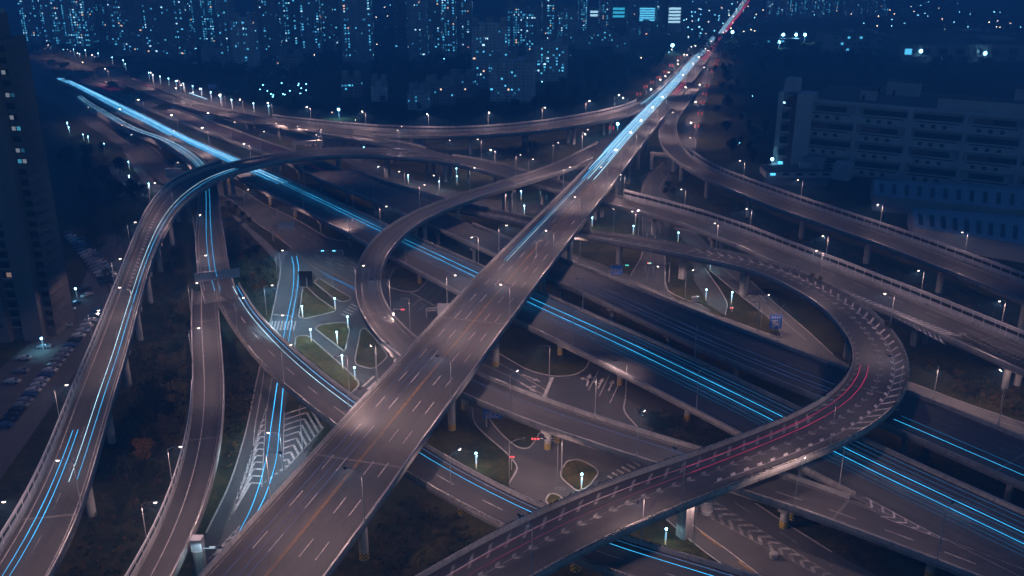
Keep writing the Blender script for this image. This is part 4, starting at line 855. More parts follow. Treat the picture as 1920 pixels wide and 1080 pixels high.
PLAIN_D = mat('dark_rendered_wall', (.26, .255, .26), .85, col2=(.34, .33, .33), nscale=.1)
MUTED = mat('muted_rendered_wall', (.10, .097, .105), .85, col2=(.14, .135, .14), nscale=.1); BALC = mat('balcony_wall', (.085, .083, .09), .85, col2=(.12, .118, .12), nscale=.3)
ROOF = mat('flat_roof', (.10, .10, .10), .9, col2=(.16, .155, .15), nscale=.08)
BRICKRED = mat('red_tile_wall', (.13, .05, .045), .8, col2=(.17, .07, .06), nscale=.2)
PANE_D = mat('dark_window_pane', (.02, .025, .03), .12, spec=.5)
WIN = [mat('window_glow_cyan', (0, 0, 0), .9, emit=(.10, .62, 1.0), estr=2.7), mat('window_glow_pale', (0, 0, 0), .9, emit=(.42, .80, 1.0), estr=4.2), mat('window_glow_dim', (0, 0, 0), .9, emit=(.05, .38, .70), estr=1.6), mat('window_glow_warm', (0, 0, 0), .9, emit=(1.0, .66, .45), estr=3.0)]
WINMESH = {}
def win_mesh(w_, h_, mi):
    k = (w_, h_, mi)
    if k not in WINMESH:
        b = MB(); b.box((0, 0, 0), (w_, .12, h_), WIN[mi]); o = b.build('lit_window'); WINMESH[k] = o.data; bpy.data.objects.remove(o)
    return WINMESH[k]
def lit_window(root, loc, rz, mi, w_=1.5, h_=1.5):
    o = bpy.data.objects.new('lit_window', win_mesh(w_, h_, mi)); COL.objects.link(o); o.parent = root; o.location = loc; o.rotation_euler = (0, 0, rz); return o
GR = 'residential towers of the far city'
def tower(x0, x1, yb, label, H=100, rz=0, lit=.2, fac=0, depth=16, top=None, nmax=100, group=GR, cat='apartment tower', far=1.0, winw=1.2):
    """stepped slab tower: bays alternate in depth, plant room on the roof, lit rooms as single window objects"""
    base = P((x0+x1)/2, yb, 0); l, r = P(x0, yb, 0), P(x1, yb, 0); W = (r.x-l.x)/max(.6, math.cos(rz)); rr = random.Random(int(x0*7+yb))
    if top is not None:
        d = FWD+UP*((540-top)/FPX); H = CAM_H+d.z*base.y/d.y
    root = empty('apartment_tower', (base.x, base.y+depth/2, 0), rz); tag(root, label, cat, group)
    nb = max(3, int(W/6.5)) | 1; bw = W/nb; b = MB()
    for i in range(nb):
        f = 0 if i % 2 else -1.4
        h = H-(0 if 0 < i < nb-1 else 2.5)
        b.box((-W/2+(i+.5)*bw, f/2, h/2), (bw-.02 if i % 2 else bw+.02, depth+abs(f), h), FAC[fac])
    b.build('wall', root)
    for i in range(0, nb, 2): b = MB(); b.box((-W/2+(i+.5)*bw, 0, H+1.2), (bw*.9, depth*.6, 6.5), PLAIN_D); b.build('plant_room', root)
    for i in range(1, nb): b = MB(); b.box((-W/2+i*bw, -depth/2-.95, H/2), (.5, 1.3, H-1), PLAIN if fac == 2 else PLAIN_D); b.build('fin', root)
    nf = int(H/FH); spots = []; act = [rr.random() < .42 for _ in range(200)]
    for k in range(2, nf-1):
        for c in range(int(W/2.6)):
            x = -W/2+1.3+c*2.6
            if x > W/2-1: continue
            bay = min(nb-1, int((x+W/2)/bw)); strip = 1.9 if act[c] else .22
            if rr.random() < lit*strip: spots.append((x, -depth/2-(0 if bay % 2 else 1.4)-.05, k*FH+1.3, 0))
    for k in range(2, nf-1):
        for c in range(int(depth/4)):
            if rr.random() < lit*.7: spots.append(((W/2+.06)*(1 if base.x < 0 else -1), -depth/2+2+c*4, k*FH+1.3, math.pi/2))
    vis = []
    for s in spots:
        q = Vector((s[0], s[1], s[2])); q.rotate(Matrix.Rotation(rz, 3, 'Z')); p = root.location+q; pr = proj(p)
        if -20 < pr[0] < 1940 and -15 < pr[1] < 1095: vis.append(s)
    rr.shuffle(vis)
    for s in vis[:nmax]:
        q = rr.random(); lit_window(root, s[:3], s[3], 2 if q < .42 else 0 if q < .84 else 1 if q < .95 else 3, winw if rr.random() < .7 else winw*1.6, 1.15)
    return root
T = [ # x0, x1, base y, label, kwargs
 (48, 84, 86, 'slim tower at the far upper left, its foot behind the stepped corner tower', dict(lit=.34)),
 (88, 130, 92, 'tower dense with cyan windows rising right of the stepped corner tower', dict(lit=.36, rz=.15)),
 (134, 176, 96, 'tower with scattered cyan windows above the upper-left lamp cluster', dict(lit=.30, rz=-.1)),
 (180, 212, 84, 'dim brownish tower set back between two brighter ones at upper left', dict(lit=.14, fac=1)),
 (214, 262, 104, 'brown tower with vertical fins left half of the tall ribbed pair', dict(lit=.24, fac=1, rz=.08)),
 (264, 312, 108, 'ribbed brown tower over the upper-left lantern lamps', dict(lit=.26, fac=1)),
 (314, 358, 112, 'ribbed brown tower right of its twin, ending at a dark gap', dict(lit=.20, fac=1, rz=-.06)),
 (362, 412, 88, 'bright-windowed tower set back behind the dark gap', dict(lit=.36)),
 (418, 442, 128, 'grey tower with a blank flank left of the paler low block', dict(lit=.10, fac=0)),
 (440, 482, 132, 'pale shorter block with one column of lit rooms among tall towers', dict(lit=.16, fac=2, top=34)),
 (484, 524, 104, 'unlit dark tower right of the pale shorter block', dict(lit=.08, fac=1)),
 (528, 566, 92, 'tower dotted with small cyan windows above two warm roadside lights', dict(lit=.28)),
 (568, 602, 100, 'tower with a bright cluster of windows near its foot', dict(lit=.34, rz=.1)),
 (604, 642, 96, 'tower with sparse windows left of the dark city gap', dict(lit=.22, fac=1)),
 (644, 700, 116, 'broad tower with a stack of lit windows at its lower edge', dict(lit=.24, fac=0)),
 (742, 764, 108, 'narrow dim tower standing alone right of orange street lights', dict(lit=.10, fac=1)),
 (768, 802, 114, 'tower with one vertical strip of lit rooms', dict(lit=.22, fac=0)),
 (806, 828, 110, 'dim narrow tower between two lit ones near the city centre', dict(lit=.12, fac=1)),
 (830, 856, 106, 'tower with lit corner windows left of the grey slab tower', dict(lit=.26, fac=0)),
 (862, 886, 100, 'slim tower peeping behind the grey slab tower', dict(lit=.22, fac=1)),
 (885, 950, 166, 'tall grey slab tower with a lit stair strip on its right flank', dict(lit=.14, fac=2, top=44, rz=.1)),
 (922, 1002, 190, 'nearest grey apartment block with a lit stairwell, in front of the slab tower', dict(lit=.16, fac=2, top=112, depth=20, rz=-.12)),
 (1003, 1064, 152, 'grey stepped block with a tall lit edge right of the nearest apartment block', dict(lit=.17, fac=2, top=78, rz=-.1)),
 (952, 984, 96, 'bright tower rising behind the nearest apartment block', dict(lit=.34, fac=0, top=8)),
 (986, 1012, 104, 'tower with a flat roof behind the stepped grey block', dict(lit=.24, top=20)),
 (1016, 1042, 92, 'tower with small windows over the stepped grey block', dict(lit=.26, fac=1)),
 (1046, 1080, 86, 'pale ribbed tower left of the white advertising screen', dict(lit=.28, fac=2, top=18)),
 (1084, 1102, 66, 'thin far tower beside the white advertising screen', dict(lit=.3)),
 (1124, 1146, 60, 'thin tower between the white screen and the teal office block', dict(lit=.34)),
 (1176, 1196, 56, 'dark thin tower left of the striped bright office', dict(lit=.2, fac=1)),
 (1230, 1250, 58, 'dark tower between the two brightest office fronts', dict(lit=.18, fac=1)),
 (1440, 1476, 34, 'far tower right of the distant avenue', dict(lit=.26)),
 (1478, 1520, 36, 'far tower with dense lights above three floodlights', dict(lit=.34)),
 (1524, 1558, 34, 'far tower with even rows of lights, right of the dense one', dict(lit=.30)),
 (1562, 1620, 32, 'broad far tower with many rows of tiny windows', dict(lit=.32)),
 (1632, 1662, 30, 'last far tower before the dark hillside at upper right', dict(lit=.26)),
]
for x0, x1, yb, lb, kw in T: tower(x0, x1, yb, lb, **kw)
# low-rise flats in the dark quarter
LOW = 'low apartment slabs in the dark quarter'
for x0, x1, yb, lb, kw in [
 (641, 676, 182, 'low dark block with a patch of cyan windows beside the park edge', dict(top=146, lit=.34, fac=1)),
 (697, 724, 190, 'small pale-gabled block left of the long low slab', dict(top=154, lit=.08, fac=2)),
 (770, 800, 206, 'pale gable end of the long low slab near the park', dict(top=170, lit=.12, fac=2, rz=-.3)),
 (800, 848, 196, 'long low slab with scattered bright rooms behind its pale gable', dict(top=156, lit=.30, fac=1, rz=-.3)),
 (846, 892, 182, 'rear end of the low slabs below the grey slab tower', dict(top=144, lit=.24, fac=1, rz=-.3)),
 (1080, 1112, 92, 'low old block among rooftops left of the dark park', dict(top=62, lit=.08, fac=0)),
 (1114, 1150, 86, 'low old block with a lit ground floor under the teal office', dict(top=52, lit=.14, fac=0)),
 (1150, 1180, 98, 'low old block closest to the dark park by the avenue', dict(top=70, lit=.08, fac=0)),
 (1180, 1218, 74, 'low old block under the striped bright office', dict(top=46, lit=.12, fac=0)),
 (380, 416, 116, 'low pale podium with warm lights at the tower feet', dict(top=86, lit=.06, fac=2)),
 (520, 566, 132, 'low dark block under the towers behind the park trees', dict(top=104, lit=.04, fac=1)),
]: tower(x0, x1, yb, lb, group=LOW, cat='apartment block', depth=14, nmax=40, **kw)
# bright office fronts of the centre
def office(x0, x1, y0, y1, yb, label, glow, stripes=0):
    base = P((x0+x1)/2, yb, 0); W = P(x1, yb, 0).x-P(x0, yb, 0).x
    zt = [CAM_H+(FWD+UP*((540-y)/FPX)).z*base.y/(FWD+UP*((540-y)/FPX)).y for y in (y0, y1)]
    root = empty('office_building', (base.x, base.y, 0)); tag(root, label, 'office building', 'bright office fronts at the city centre'); D = 30; H = zt[0]+2.5
    b = MB(); b.box((0, D/2, H/2), (W+3, D, H), PLAIN_D); b.build('wall', root); b = MB(); b.box((0, D/2, H+2), (W*.5, D*.5, 4), PLAIN_D); b.build('plant_room', root)
    n = stripes or 1; h = (zt[0]-zt[1])/n
    for k in range(n): b = MB(); b.box((0, -.15, zt[1]+h*(k+.5)), (W, .3, h*(.62 if stripes else .96)), glow); b.build('lit_panel', root)
SCR = mat('screen_glow', (0, 0, 0), .9, emit=(.45, .80, 1.0), estr=3.2); TEAL = mat('teal_glow', (0, 0, 0), .9, emit=(.05, .55, .85), estr=2.5); OFFI = mat('office_glow', (0, 0, 0), .9, emit=(.12, .65, 1.0), estr=3.6)
office(1106, 1120, 19, 32, 58, 'building carrying a small white advertising screen', SCR, 2)
office(1148, 1170, 13, 34, 54, 'office block with a teal lit glass front', TEAL, 3)
office(1198, 1226, 14, 40, 56, 'office block with bright white-cyan floor stripes', OFFI, 6)
office(1252, 1274, 13, 44, 60, 'dazzling white-lit building front beside the far avenue', SCR, 5)

# ---------------------------------------------------------------- stepped residential tower at the left edge
WIN += [mat('near_window_cyan', (0, 0, 0), .9, emit=(.10, .55, .85), estr=.55), mat('near_window_pale', (0, 0, 0), .9, emit=(.55, .62, .75), estr=.4), mat('near_window_dim', (0, 0, 0), .9, emit=(.04, .20, .36), estr=.4), mat('near_window_warm', (0, 0, 0), .9, emit=(.8, .55, .45), estr=.35)]
def near_window(root, loc, rz, mi, w_=1.5, h_=1.5): return lit_window(root, loc, rz, 4+mi, w_, h_)
def corner_tower():
    base = P(40, 640, 0); root = empty('corner_tower', (base.x, base.y, 0)); tag(root, 'tall stepped residential tower filling the left edge, with balconies on its right flank', 'apartment tower')
    k = base.y; S = lambda px: P(px, 640, 0).x-base.x
    def Z(py): d = FWD+UP*((540-py)/FPX); return CAM_H+d.z*k/d.y
    top = Z(60); H = Z(30); fl = 3.35
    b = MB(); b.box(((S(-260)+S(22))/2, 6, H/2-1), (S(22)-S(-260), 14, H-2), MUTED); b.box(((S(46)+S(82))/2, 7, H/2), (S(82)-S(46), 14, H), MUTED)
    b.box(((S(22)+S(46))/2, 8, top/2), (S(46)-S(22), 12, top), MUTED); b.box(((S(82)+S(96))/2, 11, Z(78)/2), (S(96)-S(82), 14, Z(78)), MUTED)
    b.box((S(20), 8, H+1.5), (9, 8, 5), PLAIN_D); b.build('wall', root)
    b = MB(); b.box((S(62), 5.5, H+.5), (S(84)-S(44), 15, 1.0), PLAIN_D); b.box((S(-60), 4.5, H-1.5), (S(24)-S(-140), 15, 1.0), PLAIN_D); b.build('cornice', root)
    rr = random.Random(5)
    for i in range(int(top/fl)-1):
        z = 4+i*fl
        b = MB(); b.box((S(34), 1.95, z+1.5), (S(44)-S(24), .2, 1.9), PANE_D); w_ = b.build('window', root)
        b = MB(); b.box((S(34), 1.6, z+.3), (S(45)-S(23), .9, .25), PLAIN_D); b.build('sill', w_)
        if z > 52 and rr.random() < .5 or i in (5,): 
            q = rr.choice((0, 1, 3, 1)); near_window(root, (S(34)+rr.uniform(-.5, .5), 1.8, z+1.5), 0, q, 1.5, 1.5)
        if i % 1 == 0:
            b = MB(); b.box((S(9), -1.05, z+1.6), (1.5, .2, 1.6), PANE_D); w_ = b.build('window', root); b = MB(); b.box((S(9), -1.1, z+.7), (1.9, .3, .15), PLAIN_D); b.build('sill', w_)
    for i in range(int(Z(84)/fl)):
        z = 3+i*fl
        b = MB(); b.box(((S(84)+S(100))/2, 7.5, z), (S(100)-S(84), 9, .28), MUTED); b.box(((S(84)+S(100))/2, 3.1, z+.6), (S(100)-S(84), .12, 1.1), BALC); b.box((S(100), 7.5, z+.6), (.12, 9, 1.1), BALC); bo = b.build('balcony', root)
        b = MB(); b.box((S(90), 3.9, z+1.9), (2.4, .1, 1.9), PANE_D); b.build('pane', bo)
        if rr.random() < (.55 if z > 60 else .12):
            for q in range(rr.randint(1, 3)): near_window(root, (S(88)+q*1.5, 3.75, z+1.9), 0, rr.choice((0, 1, 1, 2)), 1.1, 1.2)
corner_tower()

# ---------------------------------------------------------------- the big factory block on the right
def factory():
    zt = 38.0; A0, A1 = P(1512, 190, zt), P(1925, 224, zt); A0.z = A1.z = 0; d = (A1-A0); L = d.length*1.25; d.normalize(); rz = math.atan2(d.y, d.x)
    root = empty('factory_block', A0, rz); tag(root, 'long pale factory block with rows of dark loading bays behind the outermost ramp', 'factory')
    D = 62
    b = MB(); b.box((L/2, D/2+1.2, zt/2), (L, D, zt), PLAIN_D); b.build('wall', root)
    b = MB(); b.box((L/2, D/2+1, zt+.12), (L-1, D-1, .2), ROOF); b.build('roof', root)
    nb = int(L/26); bw = L/nb; fl = 9.2
    b = MB()
    for i in range(nb+1): b.box((i*bw, .6, zt/2), (1.5 if i != 2 else 2.6, 1.7, zt), PLAIN)
    b.box((L/2, .9, zt+.6), (L, .9, 1.6), PLAIN); b.build('column_frame', root)
    for f in range(4):
        z = f*fl
        b = MB(); b.box((L/2, .7, z+3.4), (L, 1.1, 4.2), PLAIN); b.box((L/2, .35, z+5.6), (L, .7, .35), PLAIN); b.box((L/2, .45, z+1.2), (L, .8, .35), PLAIN); sp = b.build('spandrel', root)
        for i in range(nb):
            for c in range(3):
                b = MB(); b.box((i*bw+bw*(.24+.2*c), .1, z+2.9), (2.0, .16, 1.7), PANE_D); b.build('window', root)
            b = MB(); b.box((i*bw+bw/2, .12, z+4.9), (bw*.78, .14, .55), PANE_D); b.build('vent_band', sp)
            b = MB(); b.box((i*bw+bw*(.5 if (i+f) % 2 else .55), 1.15, z+7.35), (bw*(.86 if (i+f) % 3 else .6), .2, 2.7), PANE_D); b.build('loading_bay', root)
            if (i*3+f) % 5 in (0, 2): b = MB(); b.box((i*bw+bw*.3, .95, z+7.35), (bw*.35, .3, 2.4), BRICKRED); b.build('bay_screen', root)
    # stair tower at the left corner
    b = MB()
    for x in (-13.2, -.4): b.box((x, 4, 21), (2.6 if x < -5 else 8.4, 12, 42), PLAIN)
    b.box((-11, 4.8, 20.5), (5, 11, 41), PLAIN_D); b.box((-7, 4.4, 20), (5.2, 10.5, 40), BRICKRED); b.box((-10, 9, 45), (7, 9, 7), PLAIN); t = b.build('stair_tower', root)
    for f in range(6):
        b = MB(); b.box((-10.6, -1.0, 3.2+f*6.6), (4.6, .3, 3.6), PANE_D); b.build('window', t); b = MB(); b.box((-10.6, -1.3, .9+f*6.6), (6.4, 1.3, 1.0), PLAIN); b.build('floor_band', t)
    lit_window(root, (-11.4, -1.25, 36.6), 0, 1, 1.3, 1.0); lit_window(root, (-10.2, -1.25, 3.4), 0, 0, 2.6, 2.2); lit_window(root, (-12.0, -1.25, 3.0), 0, 2, 1.2, 2.6)
    for x, y, sx, sy, sz in ((42, 46, 17, 8, 7.5), (28, 20, 8, 5, 5.5), (108, 50, 22, 8, 8), (30, 52, 6, 5, 4), (88, 30, 9, 5, 3)):
        b = MB(); b.box((x, y, zt+sz/2), (sx, sy, sz), PLAIN); b.box((x, y, zt+sz+.2), (sx+.8, sy+.8, .4), ROOF); b.box((x-sx*.25, y-sy/2-.05, zt+1.6), (1.4, .15, 2.6), PANE_D); b.build('roof_house', root)
    b = MB(); b.box((L/2+32, 10, zt+3.2), (L-64, 7, 6.0), PLAIN); b.box((L/2+32, 10, zt+6.4), (L-62, 8, .4), ROOF); b.build('penthouse', root)
    b = MB()
    for k in range(5): b.box((72+k*2.2, 19, zt+1.2), (1.6, 1.6, 2.0), STEEL)
    b.build('cooling_unit', root)
    b = MB(); b.box((24, -5, 4.2), (9, 10, 8.4), PLAIN); b.box((8, -4, 4.5), (12, 8, 9), PLAIN_D); b.build('loading_annex', root)
factory()
# sheds with skylight strips, right middle
SHED = mat('shed_roof', (.20, .27, .31), .6, col2=(.28, .34, .38), nscale=.05); SKYL = mat('skylight_strip', (.03, .04, .05), .3)
def shed(px, zt, label, n):
    c = [P(x, y, zt) for x, y in px]; m = sum(c, Vector())/4; root = empty('warehouse_shed', (m.x, m.y, 0), absolute=True); tag(root, label, 'warehouse', 'low sheds below the factory')
    b = MB(); lo = [Vector((p.x, p.y, 0)) for p in c]; hi = [Vector((p.x, p.y, zt-1.6)) for p in c]; b.grid([lo, hi], PLAIN_D, closed=True, caps=True); b.build('wall', root)
    r0, r1 = (c[0]+c[3])/2+Vector((0, 0, 1.6)), (c[1]+c[2])/2+Vector((0, 0, 1.6)); b = MB(); e = [p+Vector((0, 0, -1.5)) for p in c]
    b.face([e[0], e[1], r1, r0], SHED); b.face([r0, r1, e[2], e[3]], SHED); b.face([e[0], r0, e[3]], PLAIN_D); b.face([e[1], e[2], r1], PLAIN_D); rf = b.build('roof', root)
    for k in range(n):
        t = (k+.6)/n
        for a0, a1, s0, s1 in ((e[0], e[1], r0, r1), (r0, r1, e[3], e[2])):
            p, q = a0.lerp(a1, t), s0.lerp(s1, t); u = (a1-a0).normalized()*.9; up = Vector((0, 0, .06)); p, q = p.lerp(q, .18)+up, p.lerp(q, .82)+up
            b = MB(); b.face([p-u, p+u, q+u, q-u], SKYL); b.build('skylight', rf)
shed([(1716,420),(1960,458),(1960,404),(1706,382)], 9, 'warehouse shed with slanting dark skylight strips closest to the outermost ramp', 11)
shed([(1640,360),(1960,392),(1960,346),(1636,330)], 9, 'warehouse shed with skylight strips between the factory and the front shed', 13)
# top-right campus
def block(x0, x1, yb, ytop, label, depth, rz=0, m=PLAIN, nwin=6, rows=2, lit=()):
    base = P((x0+x1)/2, yb, 0); W = P(x1, yb, 0).x-P(x0, yb, 0).x; d = FWD+UP*((540-ytop)/FPX); H = CAM_H+d.z*base.y/d.y
    root = empty('low_building', (base.x, base.y, 0), rz); tag(root, label, 'building', 'low buildings of the lit campus at upper right')
    b = MB(); b.box((0, depth/2, H/2), (W, depth, H), m); b.build('wall', root); b = MB(); b.box((0, depth/2, H+.3), (W+.8, depth+.8, .6), ROOF); b.build('roof', root)
    b = MB(); b.box((W*.15, depth*.5, H+1.8), (W*.2, depth*.25, 3), PLAIN); b.build('roof_house', root)
    for r_ in range(rows):
        for k in range(nwin):
            if (r_, k) in lit: lit_window(root, (-W/2+(k+.5)*W/nwin, -.1, H*(r_+.6)/rows), rz*0, 0, W/nwin*.4, H/rows*.34)
            else: b = MB(); b.box((-W/2+(k+.5)*W/nwin, -.08, H*(r_+.6)/rows), (W/nwin*.5, .16, H/rows*.35), PANE_D); b.build('window', root)
    return root
block(1560, 1628, 100, 66, 'three-storey hall with a few lit windows at upper right', 60, m=PLAIN, nwin=6, rows=3, lit={(1, 1), (2, 2), (2, 4), (0, 2)})
block(1684, 2010, 116, 84, 'very long low factory hall under two floodlights', 90, m=PLAIN_D, nwin=10, rows=1, lit={(0, 0)})
block(1640, 1682, 104, 72, 'narrow lit-flank hall left of the very long low hall', 120, m=PLAIN, nwin=3, rows=2)
block(1700, 1900, 74, 62, 'flat roof row with ducts behind the very long low hall', 40, m=PLAIN_D, nwin=8, rows=1)
block(1420, 1500, 82, 74, 'low kiosk row beneath three bright floodlights', 20, m=PLAIN_D, nwin=6, rows=1, lit={(0, 1), (0, 3)})
block(1436, 1560, 334, 322, 'low gatehouse roof glowing cyan at the foot of the factory stair tower', 14, m=PLAIN, nwin=5, rows=1, lit={(0, 0)})
# ---------------------------------------------------------------- floodlights, post lights, lanterns
def glow_ball(b, c, r, m):
    rings = []
    for k in range(7):
        a = -math.pi/2+math.pi*k/6; rings.append([Vector(c)+Vector((r*math.cos(a)*math.cos(q), r*math.cos(a)*math.sin(q), r*math.sin(a))) for q in [2*math.pi*j/8 for j in range(8)]])
    b.grid(rings, m, closed=True)
def flood(px, py, yb, label, power=60000, r=1.3, col=(.25, .72, 1.0)):
    base = P(px, yb, 0); d = FWD+UP*((540-py)/FPX); H = CAM_H+d.z*base.y/d.y; root = empty('floodlight_mast', base); tag(root, label, 'floodlight', 'cyan-white floodlight masts')
    b = MB(); b.cyl((0, 0), .35, 0, H-.6, STEEL, n=8, r2=.18); b.build('mast', root)
    b = MB(); b.box((0, .3, H), (r*2.4, .5, r*1.3), DARKSTEEL); hd = b.build('lamp_head', root); b = MB(); glow_ball(b, (0, -.25, H), r*.95, LENS_BLUE); b.build('lens', hd)
    spot('flood_light', root, (0, -2.4, H), power*.4, col, 150, .4, .5, wide=False)
for px, py, yb, lb, pw in [(636,205,222,'lone blue-white floodlight in the park trees beyond the slim far ramp',30000),(1157,232,262,'dazzling cyan floodlight left of the central flyover where the slim far ramp joins',30000),(1467,65,80,'floodlight on the left of three in a row at upper right',60000),(1491,65,80,'floodlight in the middle of three in a row at upper right',60000),(1508,65,80,'floodlight on the right of three in a row at upper right',60000),
   (1460,79,90,'floodlight just below the three in a row',40000),(1724,96,116,'floodlight on the front of the very long low hall, the left one',7000),(1844,100,118,'floodlight on the front of the very long low hall, the right one',7000),(1446,298,318,'floodlight at the foot of the factory stair tower',4500),(82,634,655,'cyan floodlight glaring over the parked cars',4000),(145,541,560,'small cyan light at the car park bend',1500),(115,590,604,'small cyan light beside parked cars under trees',1500),(1260,85,100,'dazzling light by the avenue below the bright offices',50000),(1372,60,76,'lamp beside the distant avenue bend',30000)]:
    flood(px, py, yb, lb, pw, r=.4 if yb > 500 else .9 if yb > 200 else 1.9)
POSTG = mat('post_glow', (.8, .8, .8), .4, emit=(.22, .66, .95), estr=.9); POSTY = mat('post_glow_yellow', (.8, .8, .8), .4, emit=(.75, .75, .35), estr=.5)
def make_post():
    root = empty('post_light'); b = MB(); b.cyl((0, 0), .28, 0, 1.0, KERB, n=8); b.build('plinth', root); b = MB(); b.cyl((0, 0), .20, 1.0, 2.4, POSTY, n=8); b.build('lower_glow', root)
    b = MB(); b.cyl((0, 0), .24, 2.4, 5.2, POSTG, n=8); b.build('glow_shaft', root); b = MB(); b.cyl((0, 0), .42, 5.2, 5.45, DARKSTEEL, n=10); glow_ball(b, (0, 0, 5.85), .36, LENS_BLUE); b.build('lamp_cap', root)
    spot('post_lamp', root, (.5, -.3, 5.3), 750, (.40, .85, 1.0), 164, .3, .3, wide=False)
    return root
post0 = None
posts = [(568,598,'beside the zebra crossing on the shark-fin island'),(629,583,'at the blunt end of the shark-fin island'),(653,618,'at the top corner of the small triangular island'),(633,648,'in the lower half of the small triangular island'),(643,693,'on the edge of the long dark island, middle one'),(666,716,'at the tip of the long dark island'),(584,643,'at the rounded end of the long dark island'),(893,881,'on the grass between two ramps right of the central flyover'),(1090,921,'on the diamond-shaped shrub island'),(1247,1026,'behind the branch ramp at lower right'),
 (1323,566,'between the two slip roads under the curved ramp, left one'),(1371,571,'between the two slip roads under the curved ramp, right one'),(1331,510,'half hidden under the edge of the curved ramp'),(1271,456,'under the arching ramp beside the pale slip road'),(1187,443,'on the grass under the arching ramp, nearer its lamp'),(1110,427,'beside the central flyover just below the arching ramp'),(824,357,'under the long arch by the round lawn, left one'),(856,332,'under the long arch by the round lawn, far one'),(857,347,'under the long arch by the round lawn, near one'),(977,376,'under the small loop ramp, left one'),(983,404,'between the small loop ramp and the central flyover'),(1013,368,'under the small loop ramp, right one'),(766,345,'at a pier of the long arch'),
 (128,243,'in the left park nearest the corner tower'),(131,252,'in the left park, second from the corner tower'),(158,266,'in the left park before the pale path'),(167,270,'in the left park beside its twin'),(243,319,'on the pale path left of the arching ramp, upper'),(244,346,'on the pale path left of the arching ramp, middle'),(281,361,'on the pale path left of the arching ramp, lower'),(197,284,'alone at the park edge by the wide ground road'),(683,291,'beside the road under the link ramp')]
far_posts = [(281,152),(288,157),(302,160),(318,164),(332,169),(346,174),(363,179),(379,184),(397,191),(415,199),(436,206),(477,213),(505,218),(140,106),(162,108),(186,114),(212,122),(233,128),(237,135)]
for i, (px, py, lb) in enumerate(posts):
    o = make_post() if i == 0 else copy_tree(post0)
    if i == 0: post0 = o
    o.location = P(px, py, 0); o.rotation_euler = (0, 0, rnd.uniform(0, 6)); o.scale = (.8, .8, .8); tag(o, 'glowing post light '+lb, 'post light', 'glowing cyan post lights in the green areas')
for i, (px, py) in enumerate(far_posts):
    o = copy_tree(post0); [bpy.data.objects.remove(c) for c in list(o.children) if c.type == 'LIGHT']; o.location = P(px, py, 0); o.scale = (1.25, 1.25, 1.25); tag(o, '%s glowing post light from the left along the upper-left park edge' % ordw(i), 'post light', 'glowing post lights along the upper-left park edge')
LANT = mat('red_lantern', (.5, .05, .03), .6, emit=(1.0, .13, .06), estr=.7)
def make_lantern():
    root = empty('lantern_pole'); b = MB(); b.cyl((0, 0), .12, 0, 7.5, STEEL, n=6); b.build('pole', root); b = MB(); b.box((0, 0, 6.9), (3.0, .1, .1), STEEL); b.build('crossbar', root)
    for s in (-1, 1):
        for z in (6.1, 4.9): b = MB(); glow_ball(b, (s*1.2, 0, z), .52, LANT); b.build('lantern', root)
    return root
lan0 = None
lans = [(1146,256),(1197,190),(1210,176),(1222,167),(1234,158),(1247,147),(1258,134),(1273,118),(1344,124),(1341,132),(1336,146),(1325,174),(1320,190),(1316,206),(1312,228),(1305,252),(1268,318)]
for i, (px, py) in enumerate(lans):
    o = make_lantern() if i == 0 else copy_tree(lan0)
    if i == 0: lan0 = o
    o.location = P(px, py, 0); lb = ['pole of four red lanterns beside the cyan floodlight']+['%s pole of red lanterns going away along the left frontage road' % ordw(k) for k in range(7)]+['%s pole of red lanterns coming nearer along the right frontage road' % ordw(k) for k in range(8)]+['pole of red lanterns nearest the camera under the outermost ramp']
    tag(o, lb[i], 'lantern pole', 'red lantern poles along the frontage roads')

# ---------------------------------------------------------------- distant city lamps: one small mesh each
FARL = [mat('distant_warm_glow', (0, 0, 0), .9, emit=(1.0, .72, .5), estr=16.0), mat('distant_cyan_glow', (0, 0, 0), .9, emit=(.2, .75, 1.0), estr=16.0)]
fl_me = []
for m in FARL:
    b = MB(); b.cyl((0, 0), .12, 0, 8.6, DARKSTEEL, n=5); glow_ball(b, (0, 0, 9), .85, m); o = b.build('city_lamp'); fl_me.append(o.data); bpy.data.objects.remove(o)
cl = [(685,14,0),(722,16,0),(732,12,1),(706,36,0),(727,34,0),(707,86,0),(761,102,0),(1185,60,1),(1353,18,0),(1328,45,0),(1297,34,1),(1430,22,0),(1490,26,0),(1524,26,0),(1557,27,0),(1595,30,0),(1646,34,0),(1676,30,0),(1668,22,0),(1720,32,1),(1798,26,1),(1818,30,1),(1853,46,0),(1893,48,0),(1740,6,1),(1863,26,1),(590,106,0),(536,78,0),(556,76,0),(391,108,0),(400,106,0),(1016,158,1),(1356,66,0),(1394,64,0),(1310,68,1),(1316,60,1),(1303,26,1),(1340,32,1),(1282,42,1),(1290,56,1),(1270,52,1),(1410,186,1),(1385,276,1),(100,84,1),(120,96,1),(150,104,1)]
rr = random.Random(11)
for _ in range(46): cl.append((rr.uniform(1285, 1420), rr.uniform(2, 74), rr.random() > .35))
for _ in range(30): cl.append((rr.uniform(1430, 1915), rr.uniform(8, 62), rr.random() > .5))
for _ in range(26): cl.append((rr.uniform(120, 1280), rr.uniform(70, 128), rr.random() > .3))
for _ in range(16): cl.append((rr.uniform(480, 580), rr.uniform(160, 190), True))
for i, (px, py, c) in enumerate(cl):
    o = bpy.data.objects.new('city_lamp', fl_me[int(c)]); COL.objects.link(o); o.location = P(px, py+4, 0)
    s = .55 if py > 70 else .8
    o.scale = (s, s, s*.8); tag(o, 'tiny %s lamp twinkling among the far streets' % ('cyan' if c else 'warm'), 'street lamp', 'tiny %s lamps of the far streets' % ('cyan' if c else 'warm'))

